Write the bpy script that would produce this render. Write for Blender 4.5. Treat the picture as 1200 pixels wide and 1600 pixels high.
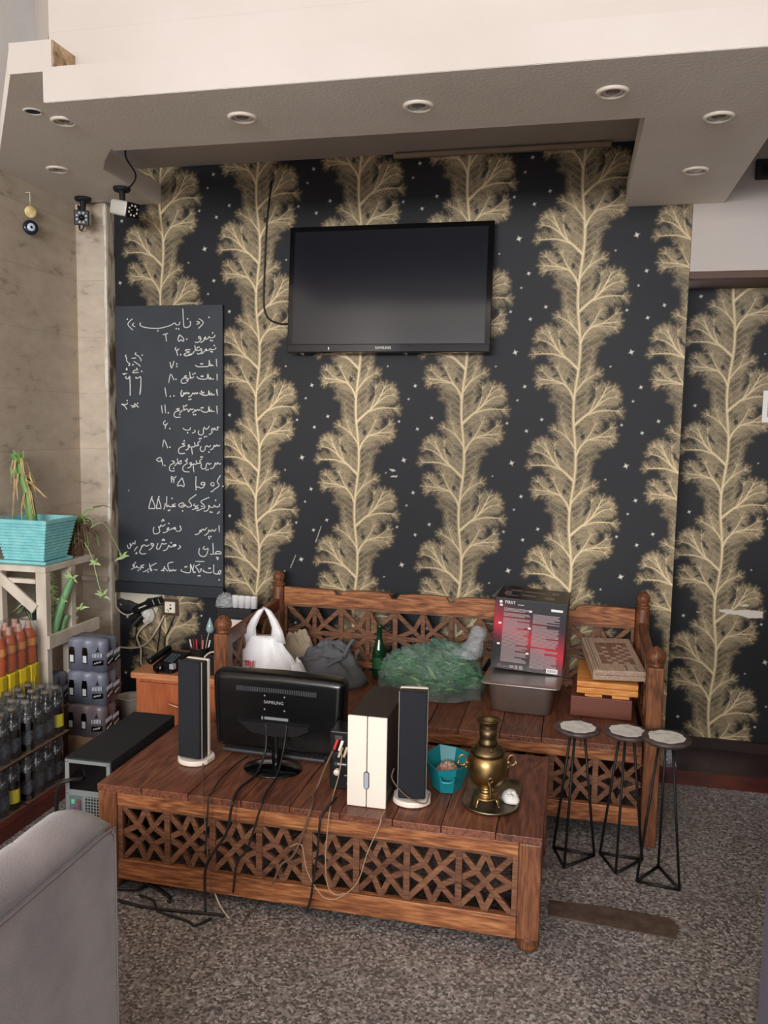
import bpy, bmesh, math, random
import numpy as np
from mathutils import Vector, Matrix, Euler, noise
random.seed(7)
C = bpy.context.scene.collection
for o in list(bpy.data.objects): bpy.data.objects.remove(o)

# ------------------------------------------------------------------ camera, light, exposure
sc = bpy.context.scene
cam_d = bpy.data.cameras.new('camera'); cam = bpy.data.objects.new('camera', cam_d); C.objects.link(cam)
sc.camera = cam
cam_d.sensor_fit = 'HORIZONTAL'; cam_d.sensor_width = 36; cam_d.lens = 36*1301.72/1200
cam_d.clip_start = .02
_y, _p, _r = [math.radians(a) for a in (12.871, 5.905, .999)]
Fv = Vector((-math.sin(_y)*math.cos(_p), math.cos(_y)*math.cos(_p), -math.sin(_p)))
R0 = Vector((math.cos(_y), math.sin(_y), 0)); U0 = R0.cross(Fv)
Rv = math.cos(_r)*R0 + math.sin(_r)*U0; Uv = -math.sin(_r)*R0 + math.cos(_r)*U0
cam.matrix_world = Matrix(((Rv.x, Uv.x, -Fv.x, 0), (Rv.y, Uv.y, -Fv.y, 0), (Rv.z, Uv.z, -Fv.z, 1.6), (0, 0, 0, 1)))

w = bpy.data.worlds.new('daylight'); sc.world = w; w.use_nodes = True
w.node_tree.nodes['Background'].inputs[0].default_value = (.78, .86, 1, 1)
w.node_tree.nodes['Background'].inputs[1].default_value = 2.4
def area(name, loc, rot, sx, sy, power, col):
    d = bpy.data.lights.new(name, 'AREA'); d.shape = 'RECTANGLE'; d.size = sx; d.size_y = sy
    d.energy = power; d.color = col
    o = bpy.data.objects.new(name, d); C.objects.link(o); o.location = loc; o.rotation_euler = rot
    return o
# daylight through the shop front behind the camera
area('storefront_daylight', (-.7, -4.2, 2.5), (math.radians(88), 0, 0), 3.6, .9, 375, (1, .98, .96))
sc.view_settings.view_transform = 'Standard'; sc.view_settings.look = 'None'
sc.view_settings.gamma = 1; sc.view_settings.use_curve_mapping = False
sc.view_settings.exposure = 0.0

# ------------------------------------------------------------------ materials
def lin(c):
    return tuple((v/255/12.92 if v/255 <= .04045 else ((v/255+.055)/1.055)**2.4) for v in c) + (1,)
MATS = {}
def new_mat(name):
    m = bpy.data.materials.new(name); m.use_nodes = True; MATS[name] = m
    nt = m.node_tree; return m, nt, nt.nodes['Principled BSDF']
def mat(name, col, rough=.5, metal=0, col2=None, scale=8, bump=0, bscale=60, spec=None, detail=4, stretch=(1,1,1), contrast=(.35,.65)):
    m, nt, b = new_mat(name); N, L = nt.nodes, nt.links
    b.inputs['Roughness'].default_value = rough; b.inputs['Metallic'].default_value = metal
    if spec is not None: b.inputs['Specular IOR Level'].default_value = spec
    b.inputs['Base Color'].default_value = lin(col)
    tc = N.new('ShaderNodeTexCoord')
    if col2:
        mp = N.new('ShaderNodeMapping'); mp.inputs['Scale'].default_value = stretch
        n = N.new('ShaderNodeTexNoise'); n.inputs['Scale'].default_value = scale; n.inputs['Detail'].default_value = detail
        r = N.new('ShaderNodeValToRGB'); r.color_ramp.elements[0].position = contrast[0]; r.color_ramp.elements[1].position = contrast[1]
        r.color_ramp.elements[0].color = lin(col); r.color_ramp.elements[1].color = lin(col2)
        L.new(tc.outputs['Object'], mp.inputs['Vector']); L.new(mp.outputs[0], n.inputs['Vector'])
        L.new(n.outputs['Fac'], r.inputs['Fac']); L.new(r.outputs['Color'], b.inputs['Base Color'])
    if bump:
        n2 = N.new('ShaderNodeTexNoise'); n2.inputs['Scale'].default_value = bscale; n2.inputs['Detail'].default_value = 3
        bp = N.new('ShaderNodeBump'); bp.inputs['Strength'].default_value = bump; bp.inputs['Distance'].default_value = .01
        L.new(tc.outputs['Object'], n2.inputs['Vector']); L.new(n2.outputs['Fac'], bp.inputs['Height']); L.new(bp.outputs['Normal'], b.inputs['Normal'])
    return m
def wood(name, dark, midc, light, axis, scale=1.0, rough=.42):
    """stained pine: growth lines stretched along one axis, wandering round knots; every plank has its own figure"""
    m, nt, b = new_mat(name); N, L = nt.nodes, nt.links
    b.inputs['Roughness'].default_value = rough; b.inputs['Specular IOR Level'].default_value = .35
    def math_(op, a=None, c=None):
        n = N.new('ShaderNodeMath'); n.operation = op
        if a is not None: n.inputs[1].default_value = a
        if c is not None: n.inputs[2].default_value = c
        return n
    tc = N.new('ShaderNodeTexCoord'); ge = N.new('ShaderNodeNewGeometry'); mp = N.new('ShaderNodeMapping')
    s = [15*scale]*3; s[axis] = 1.7*scale; mp.inputs['Scale'].default_value = s
    off = math_('MULTIPLY', 37.0); cmb = N.new('ShaderNodeCombineXYZ'); va = N.new('ShaderNodeVectorMath'); va.operation = 'ADD'
    L.new(ge.outputs['Random Per Island'], off.inputs[0])
    for k in range(3): L.new(off.outputs[0], cmb.inputs[k])
    L.new(tc.outputs['Object'], mp.inputs['Vector']); L.new(mp.outputs[0], va.inputs[0]); L.new(cmb.outputs[0], va.inputs[1])
    warp = N.new('ShaderNodeTexNoise'); warp.inputs['Scale'].default_value = .8; warp.inputs['Detail'].default_value = 1.5; warp.inputs['Distortion'].default_value = .35
    L.new(va.outputs[0], warp.inputs['Vector'])
    mul = math_('MULTIPLY', 78); sn = math_('SINE'); L.new(warp.outputs['Fac'], mul.inputs[0]); L.new(mul.outputs[0], sn.inputs[0])
    fine = N.new('ShaderNodeTexNoise'); fine.inputs['Scale'].default_value = 10; fine.inputs['Detail'].default_value = 4; L.new(va.outputs[0], fine.inputs['Vector'])
    blo = N.new('ShaderNodeTexNoise'); blo.inputs['Scale'].default_value = 1.1; blo.inputs['Detail'].default_value = 2; L.new(va.outputs[0], blo.inputs['Vector'])
    a1 = math_('MULTIPLY_ADD', .11); L.new(sn.outputs[0], a1.inputs[0]); L.new(fine.outputs['Fac'], a1.inputs[2])          # lines + fibre
    a2 = math_('MULTIPLY_ADD', .35); L.new(blo.outputs['Fac'], a2.inputs[0]); L.new(a1.outputs[0], a2.inputs[2])
    a3 = math_('MULTIPLY_ADD', .22); L.new(ge.outputs['Random Per Island'], a3.inputs[0]); L.new(a2.outputs[0], a3.inputs[2])
    sub = math_('SUBTRACT', .28); L.new(a3.outputs[0], sub.inputs[0])
    r = N.new('ShaderNodeValToRGB'); e = r.color_ramp.elements
    e[0].position = .2; e[0].color = lin(dark); e[1].position = .85; e[1].color = lin(light); k = e.new(.5); k.color = lin(midc)
    L.new(sub.outputs[0], r.inputs['Fac']); L.new(r.outputs['Color'], b.inputs['Base Color'])
    bp = N.new('ShaderNodeBump'); bp.inputs['Strength'].default_value = .12; bp.inputs['Distance'].default_value = .004
    L.new(a1.outputs[0], bp.inputs['Height']); L.new(bp.outputs['Normal'], b.inputs['Normal'])
    return m
def attr_mat(name, rough=.5, spec=.3, bump=0):
    m, nt, b = new_mat(name); a = nt.nodes.new('ShaderNodeAttribute'); a.attribute_name = 'Col'
    nt.links.new(a.outputs['Color'], b.inputs['Base Color']); b.inputs['Roughness'].default_value = rough
    b.inputs['Specular IOR Level'].default_value = spec
    return m
def clear(name, tint, opacity, rough=.12, bump=.0, bscale=30, body=(235,238,240)):
    """thin plastic film: mostly see-through with a glossy skin"""
    m, nt, b = new_mat(name); N, L = nt.nodes, nt.links
    out = [n for n in N if n.type == 'OUTPUT_MATERIAL'][0]
    tr = N.new('ShaderNodeBsdfTransparent'); tr.inputs[0].default_value = lin(tint)
    mx = N.new('ShaderNodeMixShader')
    b.inputs['Base Color'].default_value = lin(body); b.inputs['Roughness'].default_value = rough
    tc = N.new('ShaderNodeTexCoord'); n2 = N.new('ShaderNodeTexNoise'); n2.inputs['Scale'].default_value = bscale; n2.inputs['Detail'].default_value = 4
    mp = N.new('ShaderNodeMapping'); mp.inputs['Scale'].default_value = (1, 1, 3)
    L.new(tc.outputs['Object'], mp.inputs[0]); L.new(mp.outputs[0], n2.inputs['Vector'])
    rg = N.new('ShaderNodeMapRange'); rg.inputs[1].default_value = .35; rg.inputs[2].default_value = .75
    rg.inputs[3].default_value = opacity*.6; rg.inputs[4].default_value = opacity*1.5
    L.new(n2.outputs['Fac'], rg.inputs[0]); L.new(rg.outputs[0], mx.inputs[0])
    if bump:
        bp = N.new('ShaderNodeBump'); bp.inputs['Strength'].default_value = bump; bp.inputs['Distance'].default_value = .02
        L.new(n2.outputs['Fac'], bp.inputs['Height']); L.new(bp.outputs['Normal'], b.inputs['Normal'])
    L.new(tr.outputs[0], mx.inputs[1]); L.new(b.outputs[0], mx.inputs[2]); L.new(mx.outputs[0], out.inputs[0])
    return m

cream = mat('cream_paint', (192, 184, 179), .7, col2=(183, 174, 167), scale=1.2, bump=.08, bscale=25)
soffit_paint = mat('soffit_paint', (238, 233, 226), .75, col2=(228, 221, 212), scale=1.6, bump=.12, bscale=90)
brown_stain = mat('stained_plaster', (196, 172, 138), .8, col2=(120, 88, 58), scale=30, bump=.4)
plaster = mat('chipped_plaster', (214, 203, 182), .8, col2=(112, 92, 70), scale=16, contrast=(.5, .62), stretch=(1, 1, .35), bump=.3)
white_plaster = mat('white_plaster', (226, 220, 208), .8, col2=(196, 186, 170), scale=20)
black_plastic = mat('black_plastic', (20, 20, 22), .35)
black_matte = mat('black_matte', (24, 24, 27), .7)
black_gloss = mat('black_gloss', (10, 10, 12), .12)
dark_cloth = mat('speaker_cloth', (26, 29, 36), .9, bump=.3, bscale=600)
white_plastic = mat('white_plastic', (238, 228, 214), .35)
grey_metal = mat('grey_metal', (150, 156, 156), .4, .6)
steel = mat('stainless_steel', (200, 195, 189), .31, .88, col2=(182, 176, 170), scale=6)
brass = mat('aged_brass', (168, 140, 92), .36, 1.0, col2=(120, 98, 66), scale=14, detail=6)
tray_metal = mat('tarnished_tray', (150, 138, 112), .38, 1.0, col2=(104, 92, 74), scale=18)
takht_x = wood('stained_pine_x', (84, 47, 29), (138, 84, 52), (188, 128, 82), 0)
takht_y = wood('stained_pine_y', (80, 45, 33), (110, 66, 48), (138, 87, 63), 1, .8)
takht_z = wood('stained_pine_z', (76, 44, 28), (112, 68, 44), (144, 94, 60), 2)
lattice_w = wood('lattice_pine', (76, 48, 34), (110, 72, 51), (140, 97, 68), 0, 1.3, .5)
orange_w = wood('orange_laminate', (158, 88, 56), (180, 104, 66), (194, 120, 80), 2, .7, .4)
orange_edge = wood('orange_laminate_edge', (176, 110, 70), (196, 128, 84), (208, 144, 100), 0, .7, .4)
cable_black = mat('cable_black', (22, 20, 20), .5)
cable_brown = mat('cable_brown', (104, 80, 64), .5); cable_tan = mat('cable_tan', (170, 140, 112), .5)
cable_white = mat('cable_white', (206, 192, 170), .5)
chrome_mat = mat('chalk', (226, 226, 222), .9)
label_white = mat('paper_label', (225, 225, 220), .6)
label_yellow = mat('yellow_label', (214, 200, 60), .6)

# floor: grey-brown terrazzo with pale and dark chips
def terrazzo(name, base, chipa, chipb):
    m, nt, b = new_mat(name); N, L = nt.nodes, nt.links
    b.inputs['Roughness'].default_value = .42
    tc = N.new('ShaderNodeTexCoord')
    v = N.new('ShaderNodeTexVoronoi'); v.inputs['Scale'].default_value = 125; v.inputs['Randomness'].default_value = 1
    r = N.new('ShaderNodeValToRGB'); r.color_ramp.interpolation = 'CONSTANT'
    e = r.color_ramp.elements; e[0].position = 0; e[0].color = lin(chipb); e[1].position = .22; e[1].color = lin(base)
    q = e.new(.5); q.color = lin(tuple(int(c*.82) for c in base)); q = e.new(.68); q.color = lin(tuple(int(c*1.12) for c in base)); q = e.new(.86); q.color = lin(chipa)
    sep = N.new('ShaderNodeSeparateColor')
    n = N.new('ShaderNodeTexNoise'); n.inputs['Scale'].default_value = 2.2; n.inputs['Detail'].default_value = 3
    n3 = N.new('ShaderNodeTexNoise'); n3.inputs['Scale'].default_value = 160; n3.inputs['Detail'].default_value = 2
    mx = N.new('ShaderNodeMix'); mx.data_type = 'RGBA'; mx.blend_type = 'MULTIPLY'; mx.inputs[0].default_value = .5
    mx2 = N.new('ShaderNodeMix'); mx2.data_type = 'RGBA'; mx2.blend_type = 'OVERLAY'; mx2.inputs[0].default_value = .35
    L.new(tc.outputs['Object'], v.inputs['Vector']); L.new(tc.outputs['Object'], n.inputs['Vector']); L.new(tc.outputs['Object'], n3.inputs['Vector'])
    L.new(v.outputs['Color'], sep.inputs[0]); L.new(sep.outputs[0], r.inputs['Fac'])
    L.new(r.outputs['Color'], mx.inputs[6]); L.new(n.outputs['Fac'], mx.inputs[7])
    L.new(mx.outputs[2], mx2.inputs[6]); L.new(n3.outputs['Fac'], mx2.inputs[7]); L.new(mx2.outputs[2], b.inputs['Base Color'])
    return m
floor_m = terrazzo('terrazzo', (150, 141, 137), (196, 188, 181), (100, 94, 92))
red_m = mat('red_floor_tile', (112, 46, 40), .4, col2=(78, 36, 34), scale=7)

# beige stone-look wallpaper with tile courses
def stone_paper(name):
    m, nt, b = new_mat(name); N, L = nt.nodes, nt.links
    b.inputs['Roughness'].default_value = .6
    tc = N.new('ShaderNodeTexCoord'); mp = N.new('ShaderNodeMapping'); mp.inputs['Scale'].default_value = (4, 4, 9)
    n = N.new('ShaderNodeTexNoise'); n.inputs['Scale'].default_value = 1.6; n.inputs['Detail'].default_value = 7; n.inputs['Roughness'].default_value = .65
    r = N.new('ShaderNodeValToRGB'); e = r.color_ramp.elements
    e[0].position = .28; e[0].color = lin((138, 126, 112)); e[1].position = .66; e[1].color = lin((202, 188, 170)); k = e.new(.42); k.color = lin((188, 173, 155))
    sp = N.new('ShaderNodeSeparateXYZ')
    md = N.new('ShaderNodeMath'); md.operation = 'MODULO'; md.inputs[1].default_value = .29
    lt = N.new('ShaderNodeMath'); lt.operation = 'LESS_THAN'; lt.inputs[1].default_value = .006
    mx = N.new('ShaderNodeMix'); mx.data_type = 'RGBA'; mx.inputs[7].default_value = lin((120, 104, 88))
    ml = N.new('ShaderNodeMath'); ml.operation = 'MULTIPLY'; ml.inputs[1].default_value = .2
    L.new(tc.outputs['Object'], mp.inputs[0]); L.new(mp.outputs[0], n.inputs['Vector']); L.new(n.outputs['Fac'], r.inputs['Fac'])
    L.new(tc.outputs['Object'], sp.inputs[0]); L.new(sp.outputs['Z'], md.inputs[0]); L.new(md.outputs[0], lt.inputs[0]); L.new(lt.outputs[0], ml.inputs[0])
    L.new(ml.outputs[0], mx.inputs[0]); L.new(r.outputs['Color'], mx.inputs[6]); L.new(mx.outputs[2], b.inputs['Base Color'])
    return m
stone_m = stone_paper('stone_wallpaper')

# ------------------------------------------------------------------ mesh helpers
class MB:
    def __init__(s): s.bm = bmesh.new()
    def _add(s, tb, mi, M, sm):
        if M is not None: tb.transform(M)
        for f in tb.faces: f.material_index = mi; f.smooth = sm
        t = bpy.data.meshes.new('t'); tb.to_mesh(t); tb.free(); s.bm.from_mesh(t); bpy.data.meshes.remove(t)
        return s
    def box(s, x0, x1, y0, y1, z0, z1, b=0, mi=0, M=None, seg=2):
        tb = bmesh.new(); bmesh.ops.create_cube(tb, size=1)
        for v in tb.verts: v.co = Vector(((x0+x1)/2+v.co.x*(x1-x0), (y0+y1)/2+v.co.y*(y1-y0), (z0+z1)/2+v.co.z*(z1-z0)))
        if b: bmesh.ops.bevel(tb, geom=list(tb.edges), offset=b, segments=seg, profile=.5, affect='EDGES')
        return s._add(tb, mi, M, bool(b) and seg > 2)
    def bar(s, p, q, wd, th, nrm=(0, 1, 0), b=0, mi=0):
        p, q = Vector(p), Vector(q); d = q-p; l = d.length; x = d/l; y = Vector(nrm); y = (y-x*y.dot(x)).normalized(); z = x.cross(y)
        M = Matrix((x, y, z)).transposed().to_4x4(); M.translation = (p+q)/2
        return s.box(-l/2, l/2, -th/2, th/2, -wd/2, wd/2, b, mi, M)
    def prism(s, poly, h0, h1, axis=2, mi=0, b=0, M=None, sm=False):
        """polygon in the two other axes, extruded along one axis"""
        tb = bmesh.new()
        def P(u, v, h): return {2: (u, v, h), 1: (u, h, v), 0: (h, u, v)}[axis]
        a = [tb.verts.new(P(u, v, h0)) for u, v in poly]; c = [tb.verts.new(P(u, v, h1)) for u, v in poly]
        n = len(poly); tb.faces.new(a); tb.faces.new(c[::-1])
        for i in range(n): tb.faces.new((a[i], c[i], c[(i+1) % n], a[(i+1) % n]))
        bmesh.ops.recalc_face_normals(tb, faces=tb.faces)
        if b: bmesh.ops.bevel(tb, geom=[e for e in tb.edges if abs((e.verts[0].co-e.verts[1].co)[axis]) < 1e-6], offset=b, segments=2, profile=.5, affect='EDGES')
        return s._add(tb, mi, M, sm)
    def lathe(s, prof, seg=28, mi=0, M=None, sm=True):
        tb = bmesh.new(); rings = []
        for r, z in prof:
            if r < 1e-5: rings.append([tb.verts.new((0, 0, z))])
            else: rings.append([tb.verts.new((r*math.cos(2*math.pi*i/seg), r*math.sin(2*math.pi*i/seg), z)) for i in range(seg)])
        for a, c in zip(rings, rings[1:]):
            for i in range(seg):
                j = (i+1) % seg
                if len(a) == 1 and len(c) > 1: tb.faces.new((a[0], c[j], c[i]))
                elif len(c) == 1 and len(a) > 1: tb.faces.new((a[i], a[j], c[0]))
                elif len(a) > 1: tb.faces.new((a[i], a[j], c[j], c[i]))
        bmesh.ops.recalc_face_normals(tb, faces=tb.faces)
        return s._add(tb, mi, M, sm)
    def cyl(s, p, q, r, r2=None, seg=16, mi=0, sm=True):
        p, q = Vector(p), Vector(q); d = q-p; r2 = r if r2 is None else r2
        M = d.to_track_quat('Z', 'Y').to_matrix().to_4x4(); M.translation = p
        return s.lathe([(0, 0), (r, 0), (r, 1e-5), (r2, d.length-1e-5), (r2, d.length), (0, d.length)], seg, mi, M, sm)
    def ball(s, c, r, mi=0, sc3=(1, 1, 1), seg=16):
        tb = bmesh.new(); bmesh.ops.create_uvsphere(tb, u_segments=seg, v_segments=max(6, seg*2//3), radius=r)
        return s._add(tb, mi, Matrix.Translation(c) @ Matrix.Diagonal((*sc3, 1)), True)
    def tube(s, pts, r, seg=8, mi=0, smooth=5, radii=None):
        P = [Vector(p) for p in pts]
        if smooth and len(P) > 2:
            Q = []; 
            for i in range(len(P)-1):
                a, b_, c, d = P[max(i-1, 0)], P[i], P[i+1], P[min(i+2, len(P)-1)]
                for k in range(smooth):
                    t = k/smooth
                    Q.append(.5*((2*b_)+(c-a)*t+(2*a-5*b_+4*c-d)*t*t+(3*b_-a-3*c+d)*t**3))
            Q.append(P[-1]); P = Q
        tb = bmesh.new(); rings = []; n = len(P); up = None
        for i, p in enumerate(P):
            d = (P[min(i+1, n-1)]-P[max(i-1, 0)]).normalized()
            if up is None: up = d.orthogonal().normalized()
            up = (up-d*up.dot(d)); up = up.normalized() if up.length > 1e-6 else d.orthogonal().normalized()
            sd = d.cross(up); rr = r if radii is None else radii[0]+(radii[1]-radii[0])*i/(n-1)
            rings.append([tb.verts.new(p+(up*math.cos(2*math.pi*k/seg)+sd*math.sin(2*math.pi*k/seg))*rr) for k in range(seg)])
        for a, c in zip(rings, rings[1:]):
            for k in range(seg): tb.faces.new((a[k], a[(k+1) % seg], c[(k+1) % seg], c[k]))
        tb.faces.new(rings[0][::-1]); tb.faces.new(rings[-1])
        return s._add(tb, mi, None, True)
    def loft(s, rings, mi=0, M=None, sm=True, cap=True):
        tb = bmesh.new(); R = [[tb.verts.new(p) for p in r] for r in rings]; n = len(rings[0])
        for a, c in zip(R, R[1:]):
            for k in range(n): tb.faces.new((a[k], a[(k+1) % n], c[(k+1) % n], c[k]))
        if cap: tb.faces.new(R[0][::-1]); tb.faces.new(R[-1])
        bmesh.ops.recalc_face_normals(tb, faces=tb.faces)
        return s._add(tb, mi, M, sm)
    def blade(s, pts, w0, w1=.001, mi=0, side=None):
        """a leaf: a ribbon along points, folded along its midrib"""
        P = [Vector(p) for p in pts]; n = len(P); tb = bmesh.new(); rows = []
        for i, p in enumerate(P):
            d = (P[min(i+1, n-1)]-P[max(i-1, 0)]).normalized(); sd = (Vector(side) if side else d.cross(Vector((0, -1, .3)))).normalized()
            nn = d.cross(sd); t = i/(n-1); ww = w0+(w1-w0)*t*t
            rows.append((tb.verts.new(p-sd*ww+nn*ww*.35), tb.verts.new(p), tb.verts.new(p+sd*ww+nn*ww*.35)))
        for a, c in zip(rows, rows[1:]):
            tb.faces.new((a[0], a[1], c[1], c[0])); tb.faces.new((a[1], a[2], c[2], c[1]))
        return s._add(tb, mi, None, True)

def link(name, me, mats, parent):
    o = bpy.data.objects.new(name, me); C.objects.link(o)
    for m in (mats if isinstance(mats, (list, tuple)) else [mats]): me.materials.append(m)
    if parent is not None: o.parent = parent
    return o
def obj(name, mb, mats, parent=None):
    me = bpy.data.meshes.new(name); mb.bm.to_mesh(me); mb.bm.free()
    return link(name, me, mats, parent)
def tag(o, label, cat, group=None, kind=None):
    if label: o['label'] = label
    if cat: o['category'] = cat
    if group: o['group'] = group
    if kind: o['kind'] = kind
    return o
def thing(name, label, cat, loc=(0, 0, 0), rot=(0, 0, 0), group=None):
    o = bpy.data.objects.new(name, None); C.objects.link(o); o.empty_display_size = .05
    o.location = loc; o.rotation_euler = rot
    return tag(o, label, cat, group)
def struct(name, mb, mats, label=None):
    o = obj(name, mb, mats); o['kind'] = 'structure'
    if label: o['label'] = label; o['category'] = name.split('_')[0]
    return o
def dup(root, loc, rot, label, group=None):
    r = root.copy(); C.objects.link(r); r.location = loc; r.rotation_euler = rot; r['label'] = label
    if group: r['group'] = group
    for ch in list(root.children):
        c = ch.copy(); C.objects.link(c); c.parent = r
        for g in list(ch.children):
            d = g.copy(); C.objects.link(d); d.parent = c
    return r
def text_mesh(s, size, M, mb, mi=0, ext=.0004):
    cu = bpy.data.curves.new('t', 'FONT'); cu.body = s; cu.size = size; cu.extrude = ext; cu.align_x = 'CENTER'; cu.align_y = 'CENTER'
    o = bpy.data.objects.new('t', cu); C.objects.link(o)
    me = bpy.data.meshes.new_from_object(o.evaluated_get(bpy.context.evaluated_depsgraph_get()))
    tb = bmesh.new(); tb.from_mesh(me); bpy.data.objects.remove(o); bpy.data.curves.remove(cu); bpy.data.meshes.remove(me)
    mb._add(tb, mi, M, False)
FACE = Matrix.Rotation(math.radians(90), 4, 'X')      # text upright, read from -Y
def facing(x, y, z, rz=0): return Matrix.Translation((x, y, z)) @ Matrix.Rotation(rz, 4, 'Z') @ FACE

# ------------------------------------------------------------------ the setting
D = 4.05                      # the wallpapered wall
struct('floor', MB().box(-2.75, 2.3, -4.5, 4.55, -.1, 0), floor_m)
struct('trim_1', MB().box(-2.575, -2.06, .2, 3.97, .0003, .06).box(-2.06, .53, 3.86, 4.045, .0003, .004).box(.53, 2.0, 3.86, 4.02, .0003, .004), red_m)
struct('trim_2', MB().prism([(-.03, 2.66), (.12, 2.648), (.37, 2.632), (.385, 2.70), (.36, 2.745), (.15, 2.76), (-.03, 2.75)], .0003, .004), mat('worn_floor_strip', (74, 58, 50), .55, col2=(98, 82, 72), scale=22))

# the printed wallpaper: one repeat of plume and stars is drawn as a colour field, then read at every vertex of the wall
def make_tile(ppm=1000):
    PR=.525; W=.53
    H=int(PR*ppm); Wd=int(W*ppm)
    ink=np.zeros((H,Wd)); haz=np.zeros((H,Wd))
    rnd=random.Random(5)
    def stroke(pts,w0,w1,val,arr):
        # pts metres, x from stem centre; wraps in both directions
        n=len(pts)
        for i in range(n-1):
            (x0,y0),(x1,y1)=pts[i],pts[i+1]; wd=(w0+(w1-w0)*i/max(1,n-2))*ppm
            a=((x0+W/2)*ppm,y0*ppm); b=((x1+W/2)*ppm,y1*ppm); r=wd+1.5
            ix0,ix1=int(min(a[0],b[0])-r),int(max(a[0],b[0])+r)+1; iy0,iy1=int(min(a[1],b[1])-r),int(max(a[1],b[1])+r)+1
            X=np.arange(ix0,ix1); Y=np.arange(iy0,iy1); gx,gy=np.meshgrid(X,Y)
            dx,dy=b[0]-a[0],b[1]-a[1]; l2=dx*dx+dy*dy+1e-9
            t=np.clip(((gx-a[0])*dx+(gy-a[1])*dy)/l2,0,1)
            dd=np.hypot(gx-a[0]-t*dx,gy-a[1]-t*dy)
            v=val*np.clip(wd+.7-dd,0,1)
            sub=np.ix_(Y%H,X%Wd)
            arr[sub]=np.maximum(arr[sub],v)
    def cr(P,n=8):
        out=[]
        for i in range(len(P)-1):
            a,b,c,d=P[max(i-1,0)],P[i],P[i+1],P[min(i+2,len(P)-1)]
            for k in range(n):
                t=k/n
                out.append(tuple(.5*(2*b[j]+(c[j]-a[j])*t+(2*a[j]-5*b[j]+4*c[j]-d[j])*t*t+(3*b[j]-a[j]-3*c[j]+d[j])*t**3) for j in (0,1)))
        return out+[P[-1]]
    def twig(x,y,a,ln,lev,side,v):
        n=5; pts=[(x,y)]; bend=rnd.uniform(.25,.6)*side
        for i in range(n):
            a+=bend/n; x+=math.cos(a)*ln/n; y+=math.sin(a)*ln/n; pts.append((x,y))
        stroke(pts,[.0021,.0013,.0009,.0007][lev],.0005,v,ink)
        stroke(pts,.012 if lev<2 else .009,.007,1,haz)
        if lev<3 and ln>.012:
            m=max(4,int(ln/.0085)); 
            for i in range(m):
                t=.15+.85*i/m; k=min(int(t*n),n-1); f=t*n-k
                px=pts[k][0]+(pts[k+1][0]-pts[k][0])*f; py=pts[k][1]+(pts[k+1][1]-pts[k][1])*f
                da=math.atan2(pts[k+1][1]-pts[k][1],pts[k+1][0]-pts[k][0]); s_=1 if i%2 else -1
                twig(px,py,da+s_*math.radians(rnd.uniform(30,46)),ln*(.42-.26*t)*rnd.uniform(.85,1.15),lev+1,s_*.4,v*.8)
    def stemx(v): return .010*math.sin(2*math.pi*v/PR)
    def plume(bx,by,curves,sx,w,tl):
        for j,(P,f) in enumerate(curves):
            c=cr([(bx+sx*p[0]/1000,by+p[1]/1000) for p in P]); L=len(c)
            stroke(c,w*f,w*f*.3,1.0 if j==0 else .92,ink)
            # a soft glow of nearby ink along the branch
            stroke(c,w*f*2.0,w*f*.8,.66,ink)
            for i in range(2,L,1 if j==0 else 2):
                t=i/(L-1); p0=c[i-1]; p1=c[min(i+1,L-1)]
                da=math.atan2(p1[1]-p0[1],p1[0]-p0[0])
                for s_ in (1,-1):
                    if (i+(s_>0))%2: continue
                    twig(c[i][0],c[i][1],da+s_*math.radians(rnd.uniform(26,42)),tl*f**.35*(1-.55*t)*rnd.uniform(.85,1.15),1,s_*.9,.6)
            twig(c[-1][0],c[-1][1],math.atan2(c[-1][1]-c[-3][1],c[-1][0]-c[-3][0]),.036,1,.3,.8)
            for da_ in (-.55,.55): twig(c[-2][0],c[-2][1],math.atan2(c[-1][1]-c[-3][1],c[-1][0]-c[-3][0])+da_,.034,1,da_*.4,.78)
    for half,sx in ((0,-1),(.5,1)):
        o=half*PR
        def B(v): return stemx(o+v),o+v
        plume(*B(.05),[([(0,0),(40,38),(98,92),(142,176)],1),([(52,50),(120,72),(198,72)],.75),([(92,84),(140,124),(184,138)],.6),([(72,68),(92,120),(96,172)],.5),([(120,128),(150,158),(170,170)],.4)],sx,.0042,.098)
        plume(*B(-.095),[([(0,0),(22,50),(68,86),(160,100)],1),([(32,62),(62,108),(82,152)],.7),([(92,92),(128,116),(152,138)],.5),([(60,80),(110,82),(150,76)],.5)],sx,.0035,.084)
        plume(*B(.20),[([(0,0),(24,38),(56,70),(98,94)],.9),([(32,48),(50,80),(60,112)],.6)],sx,.0028,.062)
        for k in range(16):
            v=o-.25+k*.033
            P=[(0,0),(28,30),(58,50),(92 if -.16<v-o<.06 else 62,66)]
            x,y=B(v-o); c=cr([(x+sx*p[0]/1000,y+p[1]/1000) for p in P],4)
            stroke(c,.0016,.0006,.6,ink); stroke(c,.014,.011,1,haz)
            for i in range(2,len(c)):
                da=math.atan2(c[i][1]-c[i-1][1],c[i][0]-c[i-1][0])
                for s_ in (1,-1): twig(c[i][0],c[i][1],da+s_*.6,.026*rnd.uniform(.7,1.1),2,s_*.6,.46)
    stem=[(stemx(PR*i/40),PR*i/40) for i in range(41)]
    stroke(stem,.0032,.0032,1,ink); stroke(stem,.0075,.0075,.66,ink)
    # smooth the haze
    def blur(a,r):
        k=2*r+1
        for ax in (0,1):
            s=sum(np.roll(a,d,ax) for d in range(-r,r+1))/k; a=s
        return a
    haz=blur(haz,3)
    # density of ink gives the haze its brightness
    den=np.clip(blur(blur(ink,6),6)*1.6,0,1)
    haze=haz*(.46+.5*den)
    # dark eyes
    yy,xx=np.mgrid[0:H,0:Wd]
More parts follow.
